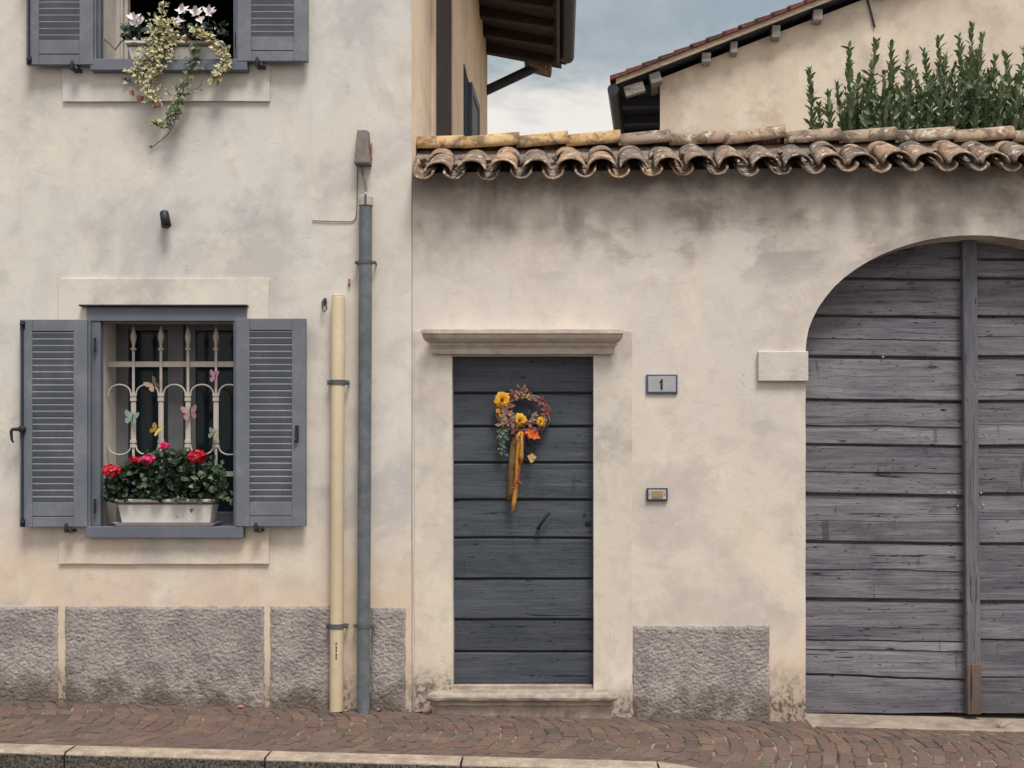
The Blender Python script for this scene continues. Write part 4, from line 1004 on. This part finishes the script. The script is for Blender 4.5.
# ================================================================== LOWER WINDOW: trough, geranium, butterflies
YT0, YT1 = -.055, .085
def trough(x0, x1, z0, z1, y0, y1, name, label, saucer=True, taper=.025):
    root = thing(name, ((x0+x1)/2, (y0+y1)/2, z0), label, 'planter', 'white window boxes')
    m = MB(); t = taper; w = .008; zb = z0 + (.02 if saucer else 0)
    ob = [(x0+t, y0+.012), (x1-t, y0+.012), (x1-t, y1-.012), (x0+t, y1-.012)]; ot = [(x0, y0), (x1, y0), (x1, y1), (x0, y1)]
    m.add([(a, c, zb) for a, c in ob] + [(a, c, z1-.014) for a, c in ot], [(3,2,1,0)] + [(i, (i+1) % 4, (i+1) % 4+4, i+4) for i in range(4)])
    lip = .012
    m.box(x0-lip, x1+lip, y0-lip, y0-.0002, z1-.018, z1); m.box(x0-lip, x1+lip, y1+.0002, y1+lip, z1-.018, z1); m.box(x0-lip, x0-.0002, y0, y1, z1-.018, z1); m.box(x1+.0002, x1+lip, y0, y1, z1-.018, z1)
    m.build('trough', M['trough'], root, bevel=.004)
    e = MB(); e.box(x0, x1, y0, y1, z1-.035, z1-.022); e.build('soil', M['earth'], root)
    if saucer:
        s = MB(); o0 = [(x0+.004, y0-.008), (x1-.004, y0-.008), (x1-.012, y1-.006), (x0+.012, y1-.006)]; o1 = [(x0-.018, y0-.026), (x1+.018, y0-.026), (x1+.018, y1+.01), (x0-.018, y1+.01)]
        s.add([(a, c, z0) for a, c in o0] + [(a, c, z0+.024) for a, c in o1], [(3,2,1,0)] + [(i, (i+1) % 4, (i+1) % 4+4, i+4) for i in range(4)])
        o2 = [(x0-.006, y0-.014), (x1+.006, y0-.014), (x1-.004, y1), (x0+.004, y1)]
        s.add([(a, c, z0+.024) for a, c in o1] + [(a, c, z0+.018) for a, c in o2], [(i, (i+1) % 4, (i+1) % 4+4, i+4) for i in range(4)])
        s.build('saucer', M['trough'], root, bevel=.003)
    return root
sill_z = Z(526, -.035) - .001
tx0, tx1 = X(117, YT0), X(213, YT0)
trough(tx0, tx1, sill_z+.001, Z(499, YT0), YT0, YT1, 'window_box', 'white window box full of red geraniums on the lower sill')
ger = thing('geranium', ((tx0+tx1)/2, .02, Z(501, .0)), 'bushy dark green geranium with red and pink flowers in the lower window box', 'plant')
fl = MB()
for i in range(1250):
    u = rnd.uniform(-1, 1); px = 166 + u*58; top = 451 + 26*abs(u)**2.2 + 5*noise.noise((u*4, 1, 2)); py = top + (500-top)*rnd.random()**.8
    if px > 218 and py > 500: py -= 8
    y = .02 + rnd.uniform(-.11, .07); p = W(px, py, y); p.x += 0
    d = Vector((rnd.uniform(-1,1), rnd.uniform(-1,.2), rnd.uniform(-.5,.9))); n = Vector((rnd.uniform(-.6,.6), -rnd.uniform(.3,1), rnd.uniform(.2,1)))
    s_ = rnd.uniform(.024, .046); fl.leaf(p, d, n, s_, s_*.95, rnd.uniform(.1,.5), rnd.uniform(-.2,.4), 'round')
fl.build('foliage', M['geranium'], ger)
vg = MB()
for cxp, cyp, n_ in ((198, 474, 14), (222, 492, 22), (218, 468, 12), (145, 488, 8), (180, 500, 6)):
    for i in range(n_):
        p = W(cxp + rnd.gauss(0, 5), cyp + rnd.gauss(0, 6), -.09 if cxp < 200 else rnd.uniform(-.05, .06)); s_ = rnd.uniform(.02, .035)
        vg.leaf(p, (rnd.uniform(-1,1), -.2, rnd.uniform(-1,1)), (rnd.uniform(-.4,.4), -1, .4), s_, s_*.9, .2, .1, 'ivy')
vg.build('light_leaves', M['ivy_green'], ger)
for px, py, y in ((112,471,-.09), (138,461,-.06), (148,459,-.07), (164,446,-.03), (196,457,-.08), (152,400,.02), (216,452,.0)):
    if py > 430: sg = MB(); sg.tube([W(px + (166-px)*.25, 490, y+.06), W(px, py+3, y)], .003, 5); sg.build('stem', M['ivy_green'], ger)
sg = MB(); sg.tube([W(214, 500, .05), W(217, 470, .06), W(213, 440, .10)], .003, 5); sg.build('stem', M['ivy_green'], ger)
def flower_head(px, py, y, r, mat, parent, n=38):
    m = MB(); c = W(px, py, y)
    for i in range(n):
        d = Vector((rnd.gauss(0,1), rnd.gauss(0,1)-.5, rnd.gauss(0,1)*.8+.15)).normalized(); p = c + Vector((d.x*1.15, d.y, d.z*.8))*r*rnd.uniform(.35,.9)
        nn = d + Vector((rnd.uniform(-.4,.4), 0, rnd.uniform(-.4,.4))); s_ = r*rnd.uniform(.38,.62)
        t_ = nn.orthogonal().normalized(); t_ = Matrix.Rotation(rnd.uniform(0, 6.28), 3, nn) @ t_
        m.leaf(p - t_*s_*.5, t_, nn, s_, s_*.9, .2, -.1, 'round')
    return m.build('flower', mat, parent)
for px, py, y, r_, mt, lb in ((112,471,-.09,.060,'red','red flower hanging out at the left'), (136,460.5,-.06,.042,'red','small red flower'), (148.5,459.5,-.07,.046,'pink','pink flower in the middle'), (165,446,-.03,.034,'pink','topmost pink flower'), (196.5,457,-.08,.064,'red','large red flower at the right')):
    tag(flower_head(px, py, y, r_, M[mt], ger, 80), lb)
# butterflies clipped on the grille
def butterfly(px, py, s, rot, flap, mat, label):
    c = W(px, py, YG-.03); root = thing('butterfly_ornament', c, label, 'ornament', 'butterfly ornaments on the window grille')
    Q = Matrix.Rotation(rot, 3, 'Y')
    k = MB(); k.tube([c + Q @ Vector((0,0,-s*.4)), c + Q @ Vector((0,-.003,0)), c + Q @ Vector((0,0,s*.45))], [s*.04, s*.09, s*.05], 6)
    for q in (-1, 1): k.tube([c + Q @ Vector((0,0,s*.42)), c + Q @ Vector((q*s*.2,-.006,s*.75))], s*.02, 4)
    k.tube([c, c + Vector((0, .022, 0))], .003, 5)
    k.build('body', M['ink'], root)
    for q in (-1, 1):
        w = MB(); pts = [(0,.1),(.35,.62),(.85,.85),(1.0,.55),(.8,.12),(.5,0),(.78,-.2),(.72,-.6),(.4,-.75),(.1,-.3)]
        pp = [c + Q @ Vector((q*a*s*math.cos(flap), -a*s*math.sin(flap)-.002, b_*s)) for a, b_ in pts]
        w.add([c + Q @ Vector((0,-.002,0))] + pp, [(0, i+1, i+2) for i in range(len(pp)-1)])
        o = w.build('wing', mat, root); md = o.modifiers.new('thickness', 'SOLIDIFY'); md.thickness = .0012
butterfly(153.5, 385, .052, R(-35), R(35), M['bf_brown'], 'brown butterfly ornament high on the second grille bar')
butterfly(215.5, 377, .050, R(10), R(55), M['bf_pink'], 'pink-edged butterfly ornament on the right grille bar near the rail')
butterfly(132.5, 418, .054, R(12), R(30), M['bf_green'], 'pale green butterfly ornament on the leftmost grille bar')
butterfly(156.5, 430, .046, R(38), R(40), M['bf_yellow'], 'yellow butterfly ornament left of the second grille bar, just above the geranium')
butterfly(190.5, 413, .058, R(-8), R(25), M['bf_rose'], 'dusky rose butterfly ornament on the third grille bar')
butterfly(214, 434, .044, R(20), R(45), M['bf_mint'], 'small mint leaf-like butterfly ornament low on the right grille bar')

# ================================================================== UPPER WINDOW: trough, cyclamen, ivy
su = Z(526, -.035) + UP
ux0, ux1 = X(128, -.03), X(222, -.03)
trough(ux0, ux1, su+.001, Z(42, -.03), -.045, .085, 'window_box', 'white window box on the upper sill, half hidden by trailing ivy', False, .022)
def cyclamen(label, cxp, spread, n, blooms):
    root = thing('cyclamen', W(cxp, 40, .02), label, 'plant', 'white cyclamens in the upper window box')
    m = MB()
    for i in range(n):
        px = cxp + rnd.uniform(-spread, spread); p = W(px, rnd.uniform(26, 41), .02 + rnd.uniform(-.06, .06)); s_ = rnd.uniform(.04, .06)
        m.leaf(p, (rnd.uniform(-1,1), rnd.uniform(-1,0), rnd.uniform(-.2,.7)), (rnd.uniform(-.4,.4), -.8, .7), s_, s_*.9, .2, .2, 'round')
    m.build('foliage', M['cyclamen_leaf'], root)
    for px, py, s_ in blooms:
        c = W(px, py, -.01); f = MB()
        for i in range(6):
            a = (i-2.5)*.34 + rnd.uniform(-.12, .12); d = Vector((math.sin(a), rnd.uniform(-.5, .1), math.cos(a)*.9))
            f.leaf(c + Vector((0, 0, -s_*.7)), d, Vector((-math.sin(a)*.8 + rnd.uniform(-.3,.3), -1, .2)), s_*rnd.uniform(1.4, 1.8), s_*.85, .25, rnd.uniform(-.5,.5), 'oval')
        for i in range(3): f.leaf(c + Vector((0,0,-s_*.6)), (rnd.uniform(-1,1), -.6, rnd.uniform(-.6,.2)), (0,-1,.4), s_*.8, s_*.5, .2, .3, 'oval')
        fb = f.build('flower', M['white_petal'], root)
        st = MB(); st.tube([c + Vector((0,.0,-s_*.4)), W(px + (cxp-px)*.2, 40, .02)], .0025, 5); st.build('stalk', M['stem'], fb)
cyclamen('white cyclamen at the left end of the upper window box', 133, 7, 22, [(134.5, 17, .034), (141, 20, .028), (135, 24, .026)])
cyclamen('white cyclamen with three tall blooms right of the ivy in the upper window box', 200, 24, 46, [(182, 9, .034), (178, 20, .026), (196, 11, .036), (201, 19, .026), (209, 11, .036)])
iv = thing('ivy', W(168, 40, 0), 'trailing cream-edged ivy spilling over the upper window box', 'plant')
il, ig, ist = MB(), MB(), MB()
def vine(pts, n, spread, mb, size=.026, y0=-.06, y1=-.10):
    P = [W(a, c, y0 + (y1-y0)*i/max(1, len(pts)-1)) for i, (a, c) in enumerate(pts)]
    ist.tube(P, .0028, 5)
    for i in range(int(n*1.5)):
        t = rnd.random()*(len(P)-1); k = int(t); p = P[k].lerp(P[min(k+1, len(P)-1)], t-k)
        p = p + Vector((rnd.gauss(0, spread), rnd.uniform(-.04, .02), rnd.gauss(0, spread)))
        s_ = size*rnd.uniform(.7, 1.25)
        mb.leaf(p, (rnd.uniform(-1,1), rnd.uniform(-.6,.1), rnd.uniform(-1,.5)), (rnd.uniform(-.5,.5), -1, rnd.uniform(0,.7)), s_, s_*.85, rnd.uniform(.05,.3), rnd.uniform(-.1,.3), 'ivy')
vine([(165, 36), (155, 26), (163, 22), (175, 32)], 90, .032, il)
vine([(170, 32), (160, 40), (150, 52), (144, 66), (140, 78)], 150, .036, il)
vine([(165, 40), (158, 58), (150, 74), (146, 88), (154, 98)], 105, .028, il)
vine([(172, 40), (168, 52), (158, 64)], 60, .03, il)
vine([(196, 34), (206, 36), (216, 42), (224, 52), (227, 62), (219, 72), (214, 78)], 105, .016, il, .028)
vine([(196, 28), (200, 34), (208, 38)], 30, .02, il, .026)
vine([(160, 22), (162, 12), (165, 4)], 12, .008, il, .024, -.03, -.03)
vine([(192, 42), (196, 52), (192, 62), (188, 76), (184, 88), (178, 104), (176, 112), (166, 124)], 95, .017, ig, .028)
vine([(182, 92), (178, 100), (174, 110)], 26, .015, il, .026, -.09, -.05)
vine([(178, 108), (172, 118), (166, 124), (158, 122), (154, 124)], 44, .012, il, .026, -.06, -.03)
vine([(177, 110), (174, 124), (168, 134), (160, 141), (151, 148)], 3, .006, ig, .018, -.05, -.012)
vine([(160, 84), (168, 92), (176, 102)], 8, .012, il, .024, -.08, -.06)
vine([(202, 58), (204, 74), (200, 86), (196, 90)], 8, .012, ig, .024)
vine([(140, 84), (130, 82), (122, 78)], 7, .01, ig, .022, -.06, -.03)
il.build('variegated_leaves', M['ivy'], iv); ig.build('green_leaves', M['ivy_green'], iv); ist.build('vines', M['stem'], iv)
dl_ = MB()
for px, py in ((155, 103), (157, 101), (143, 96), (131, 90), (186, 36), (188, 37), (152, 95), (140, 95)):
    s_ = rnd.uniform(.03,.045); dl_.leaf(W(px, py, -.09), (rnd.uniform(-.6,.6), -.3, -1), (rnd.uniform(-.5,.5), -1, .3), s_, s_*.8, .4, .4, 'round')
dl_.build('dry_leaves', M['dry'], iv)
tw = MB(); tw.tube([W(103, 38, .10), W(110, 44, .06), W(115, 50, .04), W(121, 42, .02), W(127, 38, .02)], .004, 5)
tag(tw.build('dry_twig', M['stem']), 'dry bent twig lying across the reveal left of the upper window box', 'twig')

# ================================================================== WREATH
YW = YD - .04
wc = W(523, 414, YW)
wrth = thing('door_wreath', W(523, 388, YW), 'autumn vine wreath with yellow roses and hanging ribbons on the plank door', 'wreath')
v1, v2 = MB(), MB()
for s_ in range(11):
    P = []; ph = rnd.uniform(0, 6.28); k1 = rnd.choice((3, 4, 5)); am = rnd.uniform(.008, .02); rx, rz_ = .148+rnd.uniform(-.016,.016), .118+rnd.uniform(-.014,.014)
    for i in range(49):
        a = 2*math.pi*i/48; rr = 1 + am/.13*math.sin(k1*a+ph)
        P.append(wc + Vector((rx*rr*math.cos(a) + .004, -.008 + .016*math.cos(k1*a+ph), rz_*rr*math.sin(a) + .03*math.cos(a)*-.35)))
    (v1 if s_ < 7 else v2).tube(P, rnd.uniform(.004, .0068), 6, False)
for s_ in range(13):
    a0 = rnd.uniform(-1.0, 1.4); a1 = a0 + rnd.uniform(.7, 1.5)
    p0 = wc + Vector((.15*math.cos(a0), -.02, .125*math.sin(a0))); p1 = wc + Vector((.15*math.cos(a1), -.012, .12*math.sin(a1)))
    v2.tube([p0, (p0+p1)/2 + Vector((rnd.uniform(-.01,.02), -.008, rnd.uniform(-.01,.01))), p1], .0035, 5)
v1.build('vine_ring', M['vine'], wrth); v2.build('twigs', M['twig'], wrth)
def rose(px, py, r_, y=-.035):
    c = W(px, py, YW+y); m, core = MB(), MB()
    for ring, (n, rad, tilt) in enumerate(((9, 1.0, .15), (8, .86, .45), (7, .66, .9), (5, .46, 1.6))):
        for i in range(n):
            a = 2*math.pi*(i+.5*ring)/n + rnd.uniform(-.15,.15); out = Vector((math.cos(a), 0, math.sin(a)))
            d = out*1.0 + Vector((0, -tilt, 0)); p = c + Vector((0, .014 - ring*.006, 0)) + out*r_*.04
            m.leaf(p, d, Vector((0,-1,0)) + out*tilt*.6, r_*rad*rnd.uniform(.9,1.08), r_*rad*.95, rnd.uniform(-.3,.2), .3, 'round')
    for i in range(6):
        a = i*1.05; out = Vector((math.cos(a), 0, math.sin(a))); core.leaf(c + Vector((0,-.012,0)) + out*r_*.06, out*.3 + Vector((0,-1,0)), -out, r_*.62, r_*.5, .2, -.3, 'round')
    o = m.build('rose', M['yellow'], wrth); core.build('rose_heart', M['orange_core'], o); return o
for px, py, r_, lb in ((502.5, 399.5, .050, 'largest yellow rose, upper left'), (520, 420, .041, 'yellow rose, bottom middle'), (540.5, 421.5, .031, 'small yellow rose, lower right'), (498.5, 411, .018, 'yellow bud, left'), (500.5, 415.5, .013, 'smallest yellow bud, left'), (520.8, 434.5, .022, 'yellow bud above the ribbons')): tag(rose(px, py, r_), lb)
m = MB()
for i in range(30):
    t = rnd.random(); px, py = rnd.choice(((510, 414), (514, 417), (507, 417), (505, 423))); p = W(px + rnd.gauss(0,2.5), py + rnd.gauss(0,2.5), YW-.03); s_ = rnd.uniform(.03,.055)
    m.leaf(p, (rnd.uniform(-1,1), -.3, rnd.uniform(-1,1)), (rnd.uniform(-.4,.4), -1, .2), s_, s_*.5, .2, .2)
for i in range(18):
    p = W(522 + rnd.gauss(0,4), 394 + rnd.gauss(0,2.2), YW-.03); s_ = rnd.uniform(.025,.045); m.leaf(p, (rnd.uniform(-1,1), -.3, rnd.uniform(-1,1)), (0,-1,.3), s_, s_*.5, .3, .2)
for i in range(14):
    p = W(533 + rnd.gauss(0,3), 419 + rnd.gauss(0,1.8), YW-.03); s_ = rnd.uniform(.025,.04); m.leaf(p, (rnd.uniform(-1,1), -.3, rnd.uniform(-1,1)), (0,-1,.3), s_, s_*.5, .3, .2)
m.build('dry_leaves', M['taupe_leaf'], wrth)
m = MB()
for i in range(26):
    px, py = rnd.choice(((511, 424), (516, 427), (535, 425), (527, 427), (506, 405), (541, 402), (545, 412), (512, 393))); p = W(px + rnd.gauss(0,2.2), py + rnd.gauss(0,2), YW-.028); s_ = rnd.uniform(.025,.045)
    m.leaf(p, (rnd.uniform(-1,1), -.3, rnd.uniform(-1,1)), (rnd.uniform(-.4,.4), -1, .2), s_, s_*.55, .2, .2)
m.build('plum_leaves', M['vine'], wrth)
m = MB()
for px, py in ((516, 391), (524, 390), (530, 394), (500, 407), (545, 417), (516, 433), (526, 424), (509, 408)):
    p = W(px + rnd.gauss(0,1), py + rnd.gauss(0,1), YW-.036); s_ = rnd.uniform(.028,.045)
    m.leaf(p, (rnd.uniform(-1,1), -.2, rnd.uniform(-1,.4)), (rnd.uniform(-.3,.3), -1, .2), s_, s_*.6, .2, .2, 'oak')
m.build('amber_leaves', M['amber_leaf'], wrth)
m = MB(); m.leaf(W(525.5, 430, YW-.03), Vector((1, -.05, -.55)), Vector((.1,-1,.2)), .105, .075, .15, .1, 'oak'); m.leaf(W(528, 431, YW-.04), Vector((.7, -.05, -.9)), Vector((-.1,-1,.1)), .06, .05, .2, .1, 'oak'); m.build('oak_leaf', M['orange_leaf'], wrth)
m = MB()
for i in range(70):
    t = i/70; px = 503.5 - 2.0*math.sin(t*3) + rnd.gauss(0, 2.0 - t*.8); p = W(px, 428 + 27*t, YW-.015); s_ = (.03 if t < .35 else .016)*rnd.uniform(.8, 1.2)
    m.leaf(p, (rnd.uniform(-1,1), -.4, rnd.uniform(-1,.4)), (rnd.uniform(-.4,.4), -1, .3), s_, s_*.7, .2, .2, 'round')
m.build('eucalyptus', M['eucalyptus'], wrth)
m = MB()
for i in range(240):
    aa = rnd.uniform(0, 6.28); p = W(527 + rnd.gauss(0, 5), 432 + rnd.random()*20, YW-.002) if i < 130 else W(522+25*math.cos(aa)+rnd.gauss(0,2), 414+20*math.sin(aa)+rnd.gauss(0,2), YW+.01); m.leaf(p, (rnd.uniform(-1,1), rnd.uniform(-.5,0), rnd.uniform(-1,.3)), (0,-1,.2), rnd.uniform(.02,.04), .006, .1, 0)
m.build('fir_sprig', M['fir'], wrth)
def ribbon(pts, wpx, mat, y=-.03, name='ribbon'):
    m = MB(); vs = []
    for i, (px, py) in enumerate(pts):
        w_ = wpx[i]*CAM_D/F/2; p = W(px, py, YW + y + .006*math.sin(i*1.9)); tw_ = .5*math.sin(i*1.1 + y*60)
        vs += [p + Vector((-w_*math.cos(tw_), -w_*math.sin(tw_), 0)), p + Vector((w_*math.cos(tw_), w_*math.sin(tw_), 0))]
    m.add(vs, [(2*i, 2*i+1, 2*i+3, 2*i+2) for i in range(len(pts)-1)], True)
    o = m.build(name, mat, wrth); md = o.modifiers.new('thickness', 'SOLIDIFY'); md.thickness = .0012; return o
ribbon([(517, 434), (515.5, 446), (514.5, 456), (513.5, 468), (512.5, 480), (511.5, 492), (509.5, 500)], [8, 10, 11, 10, 9, 8, 6], M['sheer_ribbon'], -.014)
ribbon([(519, 434), (518, 448), (517.5, 462), (517, 476), (515.8, 490), (514, 502), (512, 514)], [4, 4, 4.5, 4.5, 4.5, 4.5, 2], M['gold_ribbon'], -.03)
ribbon([(521, 436), (521.5, 446), (521, 456), (521.5, 464)], [3, 4, 5, 2], M['gold_ribbon'], -.038)
m = MB(); m.tube([W(524, 432, YW-.034), W(523, 450, YW-.035), W(520, 466, YW-.036), W(519, 478, YW-.036), W(518.5, 483, YW-.036)], .004, 6)
for px, py in ((519.5, 482.5), (521, 483.5), (511, 489), (512.5, 488)): m.ball(W(px, py, YW-.04), .008)
m.tube([W(517.5, 480, YW-.036), W(513.5, 487.5, YW-.038)], .003, 5); m.build('red_cord', M['red_cord'], wrth)
m = MB(); m.leaf(W(529, 455, YW-.02), (.5,-.1,-1), (0,-1,.1), .05, .025, .2, 0, 'strip'); m.leaf(W(531, 454, YW-.02), (.9,-.1,-.8), (0,-1,.1), .04, .02, .2, 0, 'strip'); m.build('raffia_end', M['pale_tag'], wrth)

# ================================================================== LITTER
for i, (px, py, lb) in enumerate(((349, 711.5, 'dry orange leaf on the paving between the two pipes'), (377, 714, 'dry brown leaf on the paving right of the grey pipe'), (236, 709, 'dry leaf on the paving under the right end of the middle plinth panel'), (415, 712, 'dry leaf on the paving left of the doorstep'), (560, 719, 'dry leaf on the paving in front of the doorstep'))):
    d_ = -.04; p = W(px, py, d_); p.z = pave_z(p.x, p.y) + .008
    m = MB(); a = rnd.uniform(0, 6.28); m.leaf(p, (math.cos(a), math.sin(a)*.5, .1), (0, -.4, 1), .055, .03, .3, .2, 'oval')
    tag(m.build('fallen_leaf', M['dry']), lb, 'leaf', 'dry leaves on the pavement')
wdx = W(1000, 727, -.04); wdx.z = pave_z(wdx.x, -.04)
m = MB()
for q in range(7):
    a = rnd.uniform(-1.2, 1.2); p1 = wdx + Vector((.03*a, 0, .02)); p2 = wdx + Vector((.06*a + .01, rnd.uniform(-.03,.01), rnd.uniform(.015, .05))); m.tube([wdx, p1, p2], [.002,.0018,.001], 4)
tag(m.build('dry_weed', M['stem']), 'tiny dry weed at the foot of the gate threshold', 'plant')

# ================================================================== LIGHT, SKY, CAMERA
SUN_EL = R(63)
SUN_AZ = R(154)
sd = Vector((math.sin(SUN_AZ)*math.cos(SUN_EL), math.cos(SUN_AZ)*math.cos(SUN_EL), math.sin(SUN_EL)))
L = bpy.data.lights.new('sun', 'SUN'); L.energy = 3.3; L.angle = R(20); L.color = (1.0, .965, .925)
lo = bpy.data.objects.new('sun', L); COL.objects.link(lo); lo.rotation_euler = sd.to_track_quat('Z', 'Y').to_euler()
w = bpy.data.worlds.new('World'); scene.world = w; w.use_nodes = True
t = w.node_tree; t.nodes.clear()
class WT(NT):
    def __init__(s, tree): s.t = tree
q = WT(t)
sky = q.n('ShaderNodeTexSky'); sky.sky_type = 'NISHITA'; sky.sun_disc = False; sky.sun_elevation = SUN_EL; sky.sun_rotation = SUN_AZ; sky.dust_density = 3
tc = q.n('ShaderNodeTexCoord').outputs['Generated']
sp = q.n('ShaderNodeSeparateXYZ'); q.l(tc, sp.inputs[0])
mp = q.n('ShaderNodeMapping'); q.l(tc, mp.inputs[0]); mp.inputs['Scale'].default_value = (1, 1, 1.9); mp.inputs['Location'].default_value = (.3, .1, .0)
n1 = q.noise(mp.outputs[0], 4.2, 8, .58, .25); n2 = q.noise(mp.outputs[0], 11, 6, .55, .2)
h = q.math('ADD', sp.outputs[2], q.math('MULTIPLY', q.math('SUBTRACT', n1, .5), .22))
h = q.math('ADD', h, q.math('MULTIPLY', q.math('SUBTRACT', n2, .5), .05))
f = q.ramp(h, .312, .365)
cl = q.mix(f, (1.0, .935, .86, 1), (.355, .43, .475, 1))
cl = q.mix(q.math('MULTIPLY', q.ramp(n2, .40, .66), q.math('ADD', .10, q.math('MULTIPLY', f, .28))), cl, (.58, .60, .615, 1))
zen = q.ramp(sp.outputs[2], .42, .85); back = q.ramp(sp.outputs[1], .25, -.75)
cl = q.mix(q.math('MULTIPLY', q.math('MAXIMUM', zen, q.math('MULTIPLY', back, q.ramp(sp.outputs[2], .10, .55))), .85), cl, (1.0, .99, .985, 1))
b1 = q.n('ShaderNodeBackground'); q.l(sky.outputs[0], b1.inputs[0]); b1.inputs[1].default_value = .09
b2 = q.n('ShaderNodeBackground'); q.l(cl, b2.inputs[0]); b2.inputs[1].default_value = 1.0
mx = q.n('ShaderNodeMixShader'); mx.inputs[0].default_value = .88; q.l(b1.outputs[0], mx.inputs[1]); q.l(b2.outputs[0], mx.inputs[2])
wo = q.n('ShaderNodeOutputWorld'); q.l(mx.outputs[0], wo.inputs[0])

cam = bpy.data.cameras.new('camera'); co = bpy.data.objects.new('camera', cam); COL.objects.link(co)
co.location = (0, -CAM_D, CAM_Z); co.rotation_euler = (R(90), 0, 0)
cam.sensor_width = 36; cam.lens = F/1024*36; cam.shift_x = (512-HX)/1024; cam.shift_y = (HY-384)/1024; cam.clip_end = 1500
scene.camera = co
scene.view_settings.view_transform = 'Standard'; scene.view_settings.look = 'None'; scene.view_settings.exposure = 0
scene.render.resolution_x, scene.render.resolution_y = 1024, 768
